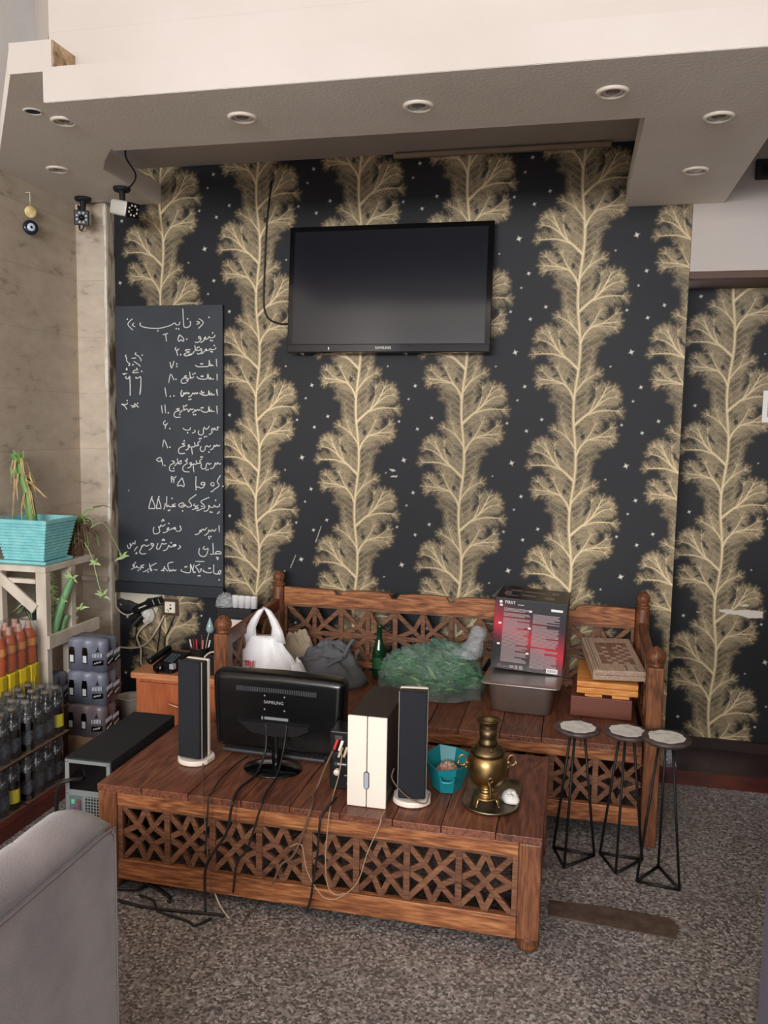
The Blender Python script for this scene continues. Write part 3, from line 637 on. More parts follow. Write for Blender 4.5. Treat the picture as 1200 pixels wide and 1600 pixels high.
t = thing('chalkboard', 'tall dark chalkboard menu with white handwriting beside the pilaster', 'chalkboard', (-2.08, 4.03, 0))
slate = mat('slate', (44, 50, 58), .62, col2=(52, 58, 66), scale=3)
obj('board', MB().box(-.308, .298, -.004, .018, .70, 2.2, .002), slate, t)
obj('chalk_ledge', MB().box(-.335, .308, -.03, -.0045, .682, .742, .003), mat('slate_ledge', (34, 38, 46), .55), t)
CHALK = '-1911,2130 -1886,2110 -1914,2080;-1924,2117 -1906,2110 -1924,2101;-2286,2134 -2314,2106 -2284,2075;-2277,2112 -2289,2102 -2271,2091;-1959,2119 -1958,2099 -1972,2087 -1991,2088 -1996,2102 -2000,2182;-2018,2115 -2021,2102 -2038,2100 -2046,2110 -2069,2098 -2102,2089 -2141,2083 -2192,2085 -2231,2093 -2245,2105 -2237,2112;-1823,2048 -1826,2037 -1846,2032 -1855,2040 -1861,2029 -1876,2026 -1882,2032 -1873,2037 -1881,2024 -1890,2015 -1902,2009;-1901,2034 -1908,2041 -1914,2035 -1907,2028 -1899,2031 -1904,2019 -1919,2010 -1934,2012;-2019,2050 -2029,2027 -2022,2016 -2011,2025 -2000,2016 -1996,2029 -2019,2050;-2114,2050 -2085,2057;-2098,2053 -2093,2015;-1818,1986 -1821,1976 -1841,1973 -1849,1979 -1857,1970 -1873,1969 -1876,1976 -1868,1974 -1882,1964 -1890,1956 -1898,1951;-1893,1974 -1901,1979 -1905,1972 -1895,1967 -1901,1956 -1915,1951 -1923,1956;-1909,1971 -1921,1969 -1926,1977 -1931,1966 -1934,1997;-1938,1966 -1945,1955 -1959,1951;-1959,1972 -1975,1974 -1989,1969 -1964,1962 -1981,1957 -1995,1949 -1984,1942 -1951,1949;-2039,1987 -2045,1977 -2036,1969 -2022,1979 -2036,1967 -2030,1943;-1816,1926 -1813,1887;-1830,1894 -1844,1891 -1841,1901 -1849,1890 -1855,1921 -1857,1891 -1882,1887 -1921,1887 -1932,1896;-2075,1911 -2066,1878 -2052,1916;-1812,1851 -1811,1816;-1828,1826 -1844,1822 -1847,1833 -1855,1822 -1863,1851 -1867,1826 -1893,1823 -1915,1827 -1924,1837;-1940,1836 -1951,1828 -1957,1833 -1960,1825 -1964,1861;-1968,1828 -1974,1820 -1985,1818;-1979,1840 -1996,1838 -1976,1828 -1999,1828 -2013,1812 -2004,1801 -1982,1805;-2083,1802 -2072,1849 -2053,1817;-1816,1771 -1809,1739;-1825,1745 -1842,1743 -1844,1753 -1853,1741 -1858,1765 -1862,1743 -1888,1741 -1910,1752;-1919,1755 -1924,1747 -1933,1754 -1938,1745 -1946,1752 -1952,1744 -1958,1737 -1966,1733;-1966,1754 -1971,1747 -1980,1753 -1988,1747 -1996,1754 -1999,1741 -2010,1738 -2015,1751 -2007,1767;-2105,1779 -2097,1732;-2325,1948 -2331,1939 -2322,1932 -2325,1922 -2317,1909 -2305,1901 -2313,1891 -2303,1896;-2326,1880 -2320,1870 -2327,1870 -2320,1878;-2349,1849 -2322,1851;-2327,1837 -2330,1826 -2315,1824 -2306,1834 -2305,1736;-2267,1960 -2273,1950 -2256,1942 -2242,1927 -2240,1914;-2294,1929 -2268,1932;-2282,1914 -2260,1901 -2243,1888;-2288,1901 -2283,1893;-2269,1880 -2260,1870 -2277,1868 -2289,1855 -2263,1856 -2255,1857;-2269,1834 -2272,1827 -2258,1827 -2246,1835 -2242,1824 -2244,1768 -2249,1742;-1814,1773 -1809,1740;-1825,1746 -1842,1745 -1844,1754 -1853,1743 -1858,1766 -1862,1743 -1888,1742 -1910,1753;-1919,1756 -1926,1748 -1933,1754 -1939,1745 -1946,1753 -1952,1744 -1960,1735 -1972,1732;-1969,1755 -1974,1748 -1982,1755 -1991,1746 -1999,1753 -2000,1740 -2009,1733 -2015,1747 -2007,1767;-2105,1778 -2097,1731;-1814,1688 -1811,1647;-1826,1660 -1842,1658 -1845,1667 -1853,1656 -1858,1685 -1862,1657 -1889,1655 -1903,1666;-1908,1669 -1915,1662 -1922,1668 -1929,1659 -1936,1667 -1940,1656 -1950,1650;-1944,1672 -1953,1665 -1961,1671 -1966,1661 -1973,1655 -1976,1669;-1979,1671 -1992,1665 -1997,1671 -1997,1658 -2002,1689;-2008,1665 -2014,1654 -2022,1650;-2022,1671 -2042,1668 -2022,1660 -2045,1655 -2055,1639 -2045,1625 -2017,1627;-2126,1687 -2120,1644;-2106,1690 -2102,1645;-2103,1608 -2116,1595 -2107,1583 -2090,1595 -2103,1580 -2105,1564;-1801,1577 -1812,1579 -1809,1566 -1820,1564 -1826,1574 -1831,1562 -1837,1572 -1845,1561 -1839,1553 -1848,1543 -1859,1539;-1856,1584 -1864,1571 -1876,1566 -1884,1576 -1889,1563 -1889,1545 -1903,1535 -1918,1544 -1914,1560;-1940,1562 -1935,1552 -1953,1544;-1962,1574 -1967,1561 -1992,1561 -2005,1571;-2121,1468 -2113,1507 -2092,1463;-1796,1486 -1807,1480 -1815,1488 -1821,1477 -1829,1485 -1832,1475 -1840,1464 -1851,1461;-1848,1484 -1859,1474 -1870,1481 -1879,1473 -1882,1458 -1898,1450 -1908,1463 -1901,1478;-1906,1506 -1923,1493 -1915,1483 -1934,1480 -1940,1498;-1934,1480 -1945,1472 -1956,1472 -1951,1433;-1959,1474 -1971,1471 -1976,1479 -1968,1484 -1976,1461 -1990,1457;-1993,1492 -2010,1489 -1993,1479 -2018,1470 -2031,1455 -2024,1437 -1993,1439;-2121,1369 -2132,1413 -2158,1400 -2138,1392 -2125,1403;-1790,1391 -1802,1387 -1810,1396 -1816,1385 -1824,1393 -1827,1380 -1838,1364 -1852,1364;-1846,1392 -1857,1384 -1865,1392 -1874,1382 -1876,1366 -1893,1359 -1904,1370 -1900,1386;-1898,1411 -1912,1401 -1904,1391 -1924,1388 -1932,1403;-1924,1388 -1935,1382 -1947,1383 -1944,1341;-1949,1382 -1963,1379 -1966,1389 -1956,1389 -1963,1368 -1980,1363;-1980,1402 -1994,1401 -1980,1389 -1999,1375 -2008,1359 -1997,1343 -1969,1342;-2012,1388 -2025,1381 -2030,1390 -2033,1381 -2037,1410;-2042,1387 -2047,1376 -2056,1372;-2053,1392 -2070,1399 -2053,1387 -2073,1378 -2084,1360 -2076,1344 -2053,1345;-2071,1282 -2073,1316 -2056,1306 -2045,1319;-2073,1305 -2054,1298;-2062,1303 -2058,1280;-2011,1310 -2034,1281 -2037,1265 -2020,1271 -2003,1263 -2000,1279 -2011,1310;-1794,1330 -1813,1298 -1802,1280 -1810,1267 -1824,1259 -1841,1243 -1849,1245;-1830,1290 -1844,1289 -1849,1279 -1835,1272 -1829,1285;-1882,1288 -1896,1290 -1905,1282 -1891,1275 -1882,1286 -1888,1267 -1905,1259 -1916,1264 -1924,1266 -1933,1261 -1932,1320;-2304,1796 -2306,1735;-2242,1797 -2250,1740;-2358,1690 -2338,1680 -2326,1662;-2358,1690 -2329,1689 -2320,1698;-2303,1685 -2286,1680 -2280,1693 -2271,1686 -2257,1673;-2297,1672 -2274,1680;-1800,1181 -1802,1168 -1822,1163 -1830,1172 -1836,1161 -1852,1161 -1861,1171 -1861,1153 -1875,1139 -1889,1140;-1858,1212 -1905,1190 -1889,1172 -1883,1157 -1900,1151 -1914,1143 -1931,1139;-1894,1162 -1905,1165;-1919,1169 -1931,1163 -1920,1153 -1936,1149;-1939,1176 -1947,1167 -1936,1163 -1939,1149 -1956,1144;-1930,1225 -1973,1193 -1962,1175 -1959,1162 -1981,1156 -1995,1168 -2001,1158 -2021,1154 -2032,1167 -2009,1178 -2001,1168 -2018,1161;-2049,1171 -2072,1163 -2049,1158 -2083,1154 -2092,1162 -2101,1154 -2100,1209;-2109,1172 -2112,1153 -2119,1138;-2189,1198 -2205,1142 -2187,1142 -2175,1140 -2169,1154 -2189,1198;-2149,1199 -2161,1143 -2146,1144 -2137,1142 -2135,1155 -2149,1199;-1803,1067 -1802,1030;-1819,1048 -1831,1034 -1842,1043 -1850,1032 -1861,1041 -1864,1027 -1878,1014 -1887,1011;-1872,1053 -1887,1037 -1895,1044 -1903,1033 -1912,1025 -1926,1014 -1940,1013;-1915,1030 -1906,1038 -1902,1028;-2027,1057 -2019,1036 -2033,1025 -2048,1027;-2050,1045 -2062,1037 -2050,1035 -2056,1045 -2079,1033 -2093,1030 -2090,1043 -2102,1035 -2096,1025 -2111,1016 -2125,1013;-2110,1061 -2125,1047 -2136,1055 -2142,1041 -2150,1046 -2142,1020 -2160,1006 -2177,1008 -2181,1029 -2175,1042;-1839,971 -1837,916 -1854,913;-1789,924 -1812,930 -1826,917 -1789,918 -1837,914;-1884,953 -1895,942 -1881,935 -1865,943 -1876,906 -1899,897 -1918,912 -1915,941;-2031,951 -2023,941 -2040,929;-2051,955 -2068,949 -2057,943 -2048,953 -2080,938 -2091,948 -2097,934 -2109,921 -2126,917;-2103,958 -2120,952 -2131,957 -2137,943 -2149,924 -2163,929 -2154,956;-2178,949 -2195,954 -2189,941 -2178,946 -2192,927 -2207,916;-2204,945 -2224,936 -2236,944 -2253,924 -2262,902 -2248,893 -2225,896;-2236,944 -2253,934;-2288,963 -2291,944 -2303,951 -2309,935 -2320,948 -2315,926 -2329,920 -2335,939;-2274,931 -2285,922 -2294,906;-1834,858 -1832,811 -1798,813 -1795,829 -1809,820 -1798,806;-1843,818 -1860,812 -1893,818 -1890,826;-1887,871 -1938,869;-1913,857 -1921,851 -1938,842 -1927,829 -1916,812 -1902,831 -1913,828;-1947,852 -1953,815 -1939,813 -1950,810 -1967,854 -1967,811 -1990,806 -2021,814 -2017,822;-2049,820 -2058,811 -2067,819 -2072,810 -2081,816 -2087,807 -2098,847 -2066,859;-2098,807 -2115,822 -2127,816 -2119,808 -2139,810;-2159,811 -2179,811;-2164,848 -2202,825 -2191,809 -2200,806 -2205,843;-2211,814 -2226,802 -2243,796;-2237,834 -2260,827 -2240,820 -2272,816 -2281,826 -2287,815 -2299,820 -2304,830 -2295,836 -2299,814 -2316,805'
CHALK_DOTS = '-1855,2136 -2316,2132 -1974,2130 -2038,2081 -2024,2079 -2142,2071 -1835,2058 -1847,2020 -1838,2018 -1979,2027 -1827,1994 -1846,1964 -1838,1962 -1912,1986 -1921,1984 -1967,1949 -1960,1947 -2014,1948 -2036,1888 -1893,1901 -1901,1901 -2037,1901 -1891,1838 -1899,1838 -1935,1853 -1946,1848 -1976,1813 -2042,1822 -1886,1755 -1895,1754 -2233,1946 -2237,1862 -2287,1896 -2339,1847 -1899,1761 -2075,1734 -2054,1736 -1969,1718 -1959,1720 -1891,1677 -1900,1676 -1944,1640 -1933,1641 -1983,1689 -1991,1684 -2022,1640 -2087,1648 -1884,1527 -1873,1529 -2079,1566 -1978,1546 -1912,1516 -1903,1518 -1859,1448 -2080,1469 -1998,1504 -2110,1372 -1904,1421 -1896,1422 -1874,1355 -1864,1357 -1982,1409 -2022,1395 -2016,1398 -2059,1358 -1781,1273 -1933,1251 -2322,1232 -2324,1709 -2263,1695 -1822,1198 -1811,1130 -1803,1137 -1853,1135 -1843,1134 -2010,1135 -2070,1199 -2092,1133 -2084,1136 -2186,1203 -2146,1205 -1862,1004 -1850,1006 -1859,994 -2090,1065 -2124,1084 -2130,1076 -2118,1079 -1817,896 -1809,894 -1813,887 -2077,962 -2122,978 -2128,973 -2117,974 -2227,968 -2218,971 -2280,897 -2284,893 -1922,793 -1913,794 -1862,836 -1854,837 -1998,836 -1989,838 -2118,829 -2214,797 -2261,808 -2273,802 -2289,844 -2322,1232 -1804,778'

ROWS = [2067, 2005, 1936, 1867, 1795, 1709, 1616, 1522, 1438, 1341, 1229, 1107, 980, 880]
def row_of(a, c): return 99 if a < -2215 and c > 1600 and c < 2040 else sum(c < z for z in ROWS)
lines = {}
for s_ in CHALK.split(';'):
    pts = [tuple(int(v) for v in p.split(',')) for p in s_.split()]
    k = row_of(sum(p[0] for p in pts)/len(pts), sum(p[1] for p in pts)/len(pts))
    lines.setdefault(k, MB()).tube([(a/1000+2.08, -.0046, c/1000) for a, c in pts], .0028, 5, 0, 3)
for p in CHALK_DOTS.split():
    a, c = [int(v) for v in p.split(',')]; lines.setdefault(row_of(a, c), MB()).ball((a/1000+2.08, -.0046, c/1000), .0045, 0, (1, .5, 1), 8)
for k in sorted(lines): obj('chalk_line', lines[k], chrome_mat, t)

def cctv(loc, rz, label, tilt):
    t = thing('security_camera', label, 'security camera', loc, (0, 0, rz), 'bullet cameras under the left soffit'); t.scale = (1.2, 1.2, 1.2)
    obj('mount', MB().lathe([(0, -.014), (.030, -.014), (.034, -.008), (.034, 0), (0, 0)], 24).cyl((0, 0, -.013), (0, -.006, -.062), .013, .011).ball((0, -.006, -.065), .017), black_matte, t)
    M = Matrix.Translation((0, -.03, -.088)) @ Matrix.Rotation(tilt, 4, 'X')
    b = obj('housing', MB().box(-.030, .030, -.035, .075, -.028, .030, .011, 0, M, 3), mat('camera_shell', (214, 210, 200), .4) if 'camera_shell' not in MATS else MATS['camera_shell'], t)
    f = obj('front_plate', MB().box(-.0295, .0295, -.043, -.0355, -.030, .0295, .0035, 0, M), black_gloss, t)
    mb = MB()
    for k in range(8):
        a = k*math.pi/4+.39; mb.ball(M @ Vector((.0195*math.cos(a), -.0435, .0195*math.sin(a))), .0047, 0, (1, .5, 1), 10)
    obj('infrared_lamp', mb, mat('ir_led', (215, 205, 200), .3) if 'ir_led' not in MATS else MATS['ir_led'], f)
    obj('lens', MB().cyl(M @ Vector((0, -.0431, 0)), M @ Vector((0, -.0465, 0)), .011), black_gloss, f)
    return t
def camera_cable(mb, parent):
    o = obj('camera_cable', mb, cable_black, parent)
    o.data.transform((Matrix.Translation(parent.location) @ parent.rotation_euler.to_matrix().to_4x4() @ Matrix.Diagonal((*parent.scale, 1))).inverted())
cam_a = cctv((-2.177, 3.749, ZL+.0015), math.radians(66), 'white and black bullet camera on the soffit, nearer the wallpapered wall', math.radians(14))
cam_b = cctv((-2.47, 3.88, ZL+.0015), math.radians(27), 'dark bullet camera facing forward from the soffit above the stone-papered pilaster', math.radians(12))
mb = MB().tube([(-2.165, 3.73, ZL-.012), (-2.10, 3.70, ZL-.006), (-2.03, 3.62, ZL+.02), (-2.04, 3.55, ZL+.08), (-2.0, 3.5, 2.86)], .004)
camera_cable(mb, cam_a)
mb = MB().tube([(-2.47, 3.87, 2.65), (-2.50, 3.93, 2.588), (-2.535, 3.955, 2.575), (-2.548, 3.963, 2.60), (-2.542, 3.963, 2.66), (-2.552, 3.963, 2.705)], .0032)
mb.tube([(-2.542, 3.962, 2.655), (-2.549, 3.962, 2.70)], .0065)
camera_cable(mb, cam_b)
t = thing('eye_charm', 'hanging charm of a pale disc above a blue glass eye on the left wall', 'charm', (-2.565, 3.57, 2.62))
obj('hook', MB().tube([(-.008, 0, .043), (.012, 0, .043), (.014, 0, .036), (.0142, 0, .0)], .0026, 8).tube([(.0142, 0, .002), (.014, 0, -.03)], .0012), cable_white, t)
M = Matrix.Rotation(math.radians(52), 4, 'Z')
def disc(r, th, z, y0): return Matrix.Translation((.018, -.004, z)) @ M @ Matrix.Rotation(math.radians(90), 4, 'X') @ Matrix.Translation((0, 0, y0))
obj('pale_disc', MB().lathe([(0, .006), (.02, .006), (.027, .003), (.028, 0), (0, 0)], 28, 0, disc(0, 0, -.048, 0)), mat('pale_disc', (232, 216, 160), .4, col2=(190, 150, 80), scale=26), t)
e = obj('glass_eye', MB().lathe([(0, .006), (.027, .006), (.034, .002), (.035, -.003), (0, -.003)], 32, 0, disc(0, 0, -.118, 0)), mat('navy_glass', (28, 34, 52), .12), t)
obj('white_ring', MB().lathe([(0, .0072), (.018, .0072), (.0185, .0062), (0, .0062)], 28, 0, disc(0, 0, -.118, 0)), mat('pale_blue_glass', (196, 212, 226), .15), e)
obj('pupil', MB().lathe([(0, .0084), (.006, .0084), (.006, .0074), (0, .0074)], 18, 0, disc(0, 0, -.118, 0)), black_gloss, e)

# ------------------------------------------------------------------ electronics on the platform
TZ = .3795
def speaker(loc, rz, label):
    t = thing('tower_speaker', label, 'speaker', loc, (0, 0, rz), 'slim black tower speakers on white feet')
    base = [(.066*math.cos(a)*1.0, .066*math.sin(a)) for a in [i*math.pi/16 for i in range(33)][:-1]]
    base = [(max(-.061, min(.061, x)), y) for x, y in base]
    obj('foot', MB().prism([(x, y+.01) for x, y in base], 0, .018, 2, 0, .004).box(-.022, .022, .0505, .068, .0185, .085, .006), white_plastic, t)
    obj('cabinet', MB().box(-.045, .045, -.022, .016, .019, .375, .004), mat('speaker_side', (58, 52, 50), .35) if 'speaker_side' not in MATS else MATS['speaker_side'], t)
    obj('front_grille', MB().box(-.0445, .0445, -.040, -.0225, .024, .378, .006, 0, None, 3), dark_cloth, t)
    mb = MB()
    for sx in (-1, 1): mb.box(sx*.0458-.0006, sx*.0458+.0006, -.027, -.0225, .022, .376)
    obj('side_trim', mb, mat('pale_trim', (196, 188, 176), .4) if 'pale_trim' not in MATS else MATS['pale_trim'], t)
    obj('back_shell', MB().box(-.0455, .0455, .0165, .034, .019, .376, .004).box(-.036, .036, .0345, .05, .019, .372, .006), white_plastic, t)
    return t
speaker((-1.302, 2.69, TZ), math.radians(-7), 'black tower speaker on white foot left of the monitor')
speaker((-.478, 2.575, TZ), math.radians(8), 'black tower speaker on white foot beside the white-fronted subwoofer')

t = thing('computer_monitor', 'black computer monitor seen from behind on a round stand', 'monitor', (-1.0, 2.735, TZ), (0, 0, math.radians(-1)))
def ring(hw, z0, z1, y, zc=None, n=6):
    pts = []
    for i in range(n+1): pts.append((-hw+2*hw*i/n, y-.0, z0))
    for i in range(n+1): pts.append((hw-2*hw*i/n, y, z1+.008*math.sin(math.pi*i/n)))
    return pts
def shell(k, y, dz=0, n=10):
    """outline of the back shell: slightly narrower at the bottom, arched top, rounded corners"""
    pts = []
    for i in range(120):
        a = 2*math.pi*i/120; c, s_ = math.cos(a), math.sin(a); e = .085
        x = .247*math.copysign(abs(c)**e, c); z = .1375*math.copysign(abs(s_)**e, s_)
        x *= 1-.045*max(0, (.06-z)/.2); z += .006*(1-(x/.247)**2)*(z > .1)
        pts.append((x*k, y, .193+z*k+dz*(z > .05)))
    return pts
mb = MB().loft([shell(.992, .0548), shell(1, .05), shell(1, .03), shell(.998, .006), shell(.985, -.008, -.002), shell(.955, -.0155, -.006), shell(.90, -.018, -.010)])
m = obj('back_shell', mb, mat('monitor_shell', (11, 11, 13), .22), t)
obj('screen', MB().box(-.232, .232, .0555, .058, .07, .318), scr, t)
mb = MB()
for k in range(46): mb.box(-.150+k*.0066-.0016, -.150+k*.0066+.0016, -.0205, -.0178, .272-.0004*abs(k-23)/3, .287)
obj('vent_slots', mb, mat('vent', (70, 72, 76), .4), m)
mb = MB(); text_mesh('SAMSUNG', .0165, facing(-.01, -.0192, .235), mb); obj('brand_lettering', mb, mat('silver_letters', (150, 152, 156), .4), m)
for x in (-.045, .03):
    for z in (.258, .208): obj('mount_screw', MB().ball((x, -.0182, z), .0035, 0, (1, .5, 1), 8), grey_metal, m)
obj('port_panel', MB().box(-.045, .045, -.0205, -.0185, .172, .182).box(-.056, -.050, -.0205, -.0185, .171, .182), mat('port_grey', (120, 124, 128), .4), m)
obj('stand_cowl', MB().loft([[(-.15, -.014, .168), (.13, -.014, .168), (.14, -.014, .150), (.09, -.014, .118), (0, -.014, .108), (-.10, -.014, .118)], [(-.14, -.034, .162), (.12, -.034, .162), (.128, -.034, .148), (.08, -.034, .124), (0, -.034, .116), (-.09, -.034, .124)]], sm=False), black_plastic, t)
obj('stand_neck', MB().cyl((-.005, .0, .016), (-.005, -.004, .115), .017, .02), black_gloss, t)
obj('round_base', MB().lathe([(0, .017), (.03, .0165), (.075, .011), (.104, .005), (.107, .002), (.105, 0), (0, 0)], 48, 0, Matrix.Translation((-.005, -.035, 0)) @ Matrix.Diagonal((1, .80, 1, 1))), black_gloss, t)

t = thing('keyboard', 'black keyboard half hidden behind the monitor', 'keyboard', (-1.10, 2.885, TZ), (0, 0, math.radians(-2)))
obj('case', MB().box(-.15, .26, -.085, .06, 0, .012, .004), mat('keyboard_case', (66, 66, 70), .4), t)
mb = MB()
for r in range(5):
    for k in range(22): mb.box(-.143+k*.018, -.143+k*.018+.0155, -.07+r*.0185, -.07+r*.0185+.0155, .0125, .019, .002, 0, None, 1)
obj('keys', mb, black_plastic, t)

t = thing('subwoofer', 'dark subwoofer box with two cream front panels beside the right tower speaker', 'subwoofer', (-.612, 2.505, TZ))
obj('case', MB().box(-.062, .062, .0, .315, 0, .296, .003), mat('dark_brown_case', (44, 36, 34), .5), t)
for sx in (-1, 1):
    obj('front_panel', MB().box(min(sx*.0012, sx*.0645), max(sx*.0012, sx*.0645), -.012, -.0005, -.0005, .299, .003), white_plastic, t)
b = obj('button_bezel', MB().prism([(.0095*math.cos(a), .090+.0095*math.sin(a)+(.02 if math.sin(a) > 0 else -.02)) for a in [i*math.pi/10 for i in range(20)]], -.0135, -.0122, 1), black_gloss, t)
obj('button', MB().prism([(.0072*math.cos(a), .090+.0072*math.sin(a)+(.02 if math.sin(a) > 0 else -.02)) for a in [i*math.pi/10 for i in range(20)]], -.0155, -.0136, 1), mat('button_grey', (170, 172, 184), .3), b)
t = thing('amplifier_box', 'black amplifier box with red and white plugs, beside the cream-fronted subwoofer', 'amplifier', (-.727, 2.60, TZ))
obj('case', MB().box(-.04, .046, 0, .105, 0, .20, .004), black_plastic, t)
pf = mat('print_frame', (64, 64, 66), .5)
obj('port_frame', MB().box(-.022, .004, -.0015, -.0003, .172, .186), pf, t)
pl_ = obj('panel_print', MB().box(-.024, .03, -.0015, -.0003, .082, .094), pf, t)
obj('print_line', MB().box(-.012, .018, -.0019, -.0016, .0865, .0895), label_white, pl_)
for x, z, mm, nm in ((-.012, .160, mat('red_plug', (196, 44, 48), .4), 'red_plug'), (.006, .158, white_plastic, 'white_plug'), (.004, .135, mat('tan_plug', (200, 176, 150), .4), 'tan_plug'), (.022, .137, MATS['tan_plug'], 'tan_plug')):
    obj(nm, MB().cyl((x, -.003, z+.012), (x-.007, -.022, z-.016), .0055, .0045), mm, t)
obj('volume_knob', MB().cyl((-.012, -.0005, .062), (-.012, -.014, .062), .0105), white_plastic, t)
obj('jack', MB().cyl((.028, -.0005, .024), (.028, -.006, .024), .007).box(.012, .03, -.002, -.0004, .048, .052), grey_metal, t)
mb = MB()
for dz in (0, .028): mb.lathe([(.012, 0), (.015, 0), (.015, .002), (.012, .002)], 20, 0, facing(-.012 if dz else .025, -.0004, .118-dz*.2))
obj('socket_ring', mb, mat('print_frame2', (50, 50, 54), .4), t)

# ------------------------------------------------------------------ samovar, tray, napkin, basket on the platform
t = thing('metal_tray', 'round-ended tarnished metal tray under the brass samovar', 'tray', (-.226, 2.655, TZ))
def oval(rx, y0, y1, n=10, r=None):
    r = r or rx; pts = []
    for i in range(n+1):
        a = math.pi+math.pi*i/n; pts.append((rx*math.cos(a), y0+r+r*.9*math.sin(a)))
    for i in range(n+1):
        a = math.pi*i/n; pts.append((rx*math.cos(a), y1-.03+.03*math.sin(a)))
    return pts
A_, B_ = oval(.090, -.135, .16), oval(.082, -.127, .152)
mb = MB().loft([[(x, y, 0) for x, y in B_], [(x, y, .002) for x, y in A_], [(x*1.03, y*1.03, .011) for x, y in A_], [(x, y, .011) for x, y in A_], [(x, y, .0035) for x, y in B_]])
obj('tray_body', mb, tray_metal, t)
t = thing('samovar', 'old brass samovar with ring handles standing on the metal tray', 'samovar', (-.240, 2.615, TZ+.0042), (0, 0, math.radians(14)))
claws = []
for k in range(4):
    a = math.pi/4+k*math.pi/2; c, s_ = math.cos(a), math.sin(a)
    claws.append(MB()); claws[-1].tube([(.026*c, .026*s_, .034), (.040*c, .040*s_, .030), (.046*c, .046*s_, .018), (.049*c, .049*s_, .006), (.055*c, .055*s_, .0045)], .0055, 8, 0, 4, (.006, .0042))
bright_brass = mat('brass_base', (182, 154, 104), .34, 1.0, col2=(138, 114, 74), scale=20)
b = obj('footed_base', MB().lathe([(0, .026), (.036, .027), (.044, .031), (.044, .035), (.036, .040), (.031, .042), (.031, .046), (.034, .050), (.034, .056), (.028, .060), (.024, .062), (.0245, .076), (.027, .080), (.022, .084), (0, .084)], 32), bright_brass, t)
for mb in claws: obj('clawed_foot', mb, bright_brass, b)
obj('bowl', MB().lathe([(.018, .083), (.032, .086), (.050, .098), (.063, .118), (.0665, .138), (.064, .158), (.057, .173), (.052, .178), (0, .178)], 48), brass, t)
lid = obj('shoulder', MB().lathe([(0, .1785), (.051, .1785), (.056, .184), (.056, .189), (.048, .199), (.036, .210), (.030, .214), (0, .214)], 40), mat('dark_brass', (124, 104, 76), .42, 1.0, col2=(92, 78, 58), scale=16), t)
for c_, q_ in (((.006, -.044, .2075), .0055), ((-.044, -.006, .2075), .004), ((.044, .01, .2075), .004)): obj('lid_stud', MB().ball(c_, q_), MATS['dark_brass'], lid)
ch = obj('chimney', MB().lathe([(0, .2145), (.0305, .2145), (.0315, .219), (.0285, .225), (.0265, .228), (.0265, .234), (.0285, .237), (.0285, .256), (0, .256)], 32), MATS['dark_brass'], t)
obj('crown', MB().lathe([(.0285, .2565), (.0295, .262), (.0285, .268), (.0315, .275), (.0395, .284), (.040, .287), (.036, .287), (.026, .277), (.022, .264), (0, .263)], 36), MATS['dark_brass'], ch)
for s_ in (-1, 1):
    mb = MB(); mb.cyl((s_*.060, 0, .150), (s_*.072, 0, .152), .006)
    ring_pts = [(s_*(.080+.013*math.cos(a)), .0, .158+.015*math.sin(a)) for a in [i*math.pi/6 for i in range(13)]]
    mb.tube(ring_pts, .0035, 8, 0, 2); mb.ball((s_*.094, 0, .150), .0055); mb.ball((s_*.068, 0, .138), .005)
    obj('handle', mb, mat('handle_brass', (150, 122, 86), .4, .9) if 'handle_brass' not in MATS else MATS['handle_brass'], t)
mb = MB().cyl((.0, -.055, .108), (0, -.082, .100), .006, .005); mb.cyl((0, -.082, .110), (0, -.082, .080), .0055, .0045); mb.tube([(0, -.082, .110), (0, -.083, .122), (-.008, -.084, .130), (0, -.085, .137), (.008, -.084, .130), (0, -.083, .122)], .0028, 6, 0, 3)
obj('spigot', mb, brass, t)
def zmap(z, K=((-.01, -.008), (.03, .024), (.084, .060), (.178, .168), (.214, .200), (.256, .254), (.30, .294))):
    for (a, c), (b_, d) in zip(K, K[1:]):
        if z <= b_: return c+(d-c)*(z-a)/(b_-a)
    return z
def remap(o):
    for v in o.data.vertices: v.co.z = zmap(v.co.z)
    for c in o.children: remap(c)
for o in t.children: remap(o)
def crumple(name, rx, ry, h, seed, amp, freq, m, parent=None, n=22, loc=(0, 0, 0), p=.5, label=None, cat=None):
    """a soft lump of cloth: closed mound with folds"""
    rings = []; 
    tb = bmesh.new(); rows = []
    for i in range(n+1):
        r = i/n; row = []
        for k in range(n*2):
            a = math.pi*k/n
            base = max(0, 1-r**2.2)**p
            v = Vector((math.cos(a)*r, math.sin(a)*r, 0))
            nz = noise.fractal(v*freq+Vector((seed, seed*.7, 0)), 1, 2, 4)
            rad = 1+.14*noise.noise(Vector((math.cos(a)*1.5+seed, math.sin(a)*1.5, seed)))
            fold = abs(math.sin((v.x*math.cos(seed)+v.y*math.sin(seed))*freq*2.2+nz*3))*amp
            z = h*base*(1+.35*nz)+fold*base
            row.append(tb.verts.new((v.x*rx*rad, v.y*ry*rad, max(.0008, z))))
            if i == 0: break
        rows.append(row)
    for i in range(1, n):
        for k in range(n*2): tb.faces.new((rows[i][k], rows[i+1][k], rows[i+1][(k+1) % (n*2)], rows[i][(k+1) % (n*2)]))
    for k in range(n*2): tb.faces.new((rows[0][0], rows[1][k], rows[1][(k+1) % (n*2)]))
    tb.faces.new([v for v in rows[n]][::-1])
    mb = MB(); mb._add(tb, 0, None, True)
    o = obj(name, mb, m, parent); o.location = loc
    return o
o = crumple('napkin', .030, .038, .022, 3.3, .010, 2.2, mat('tissue', (226, 222, 216), .8), None, 16, (-.164, 2.66, TZ+.0042))
tag(o, 'crumpled white napkin on the tray beside the samovar foot', 'napkin'); o.rotation_euler = (0, 0, .5)

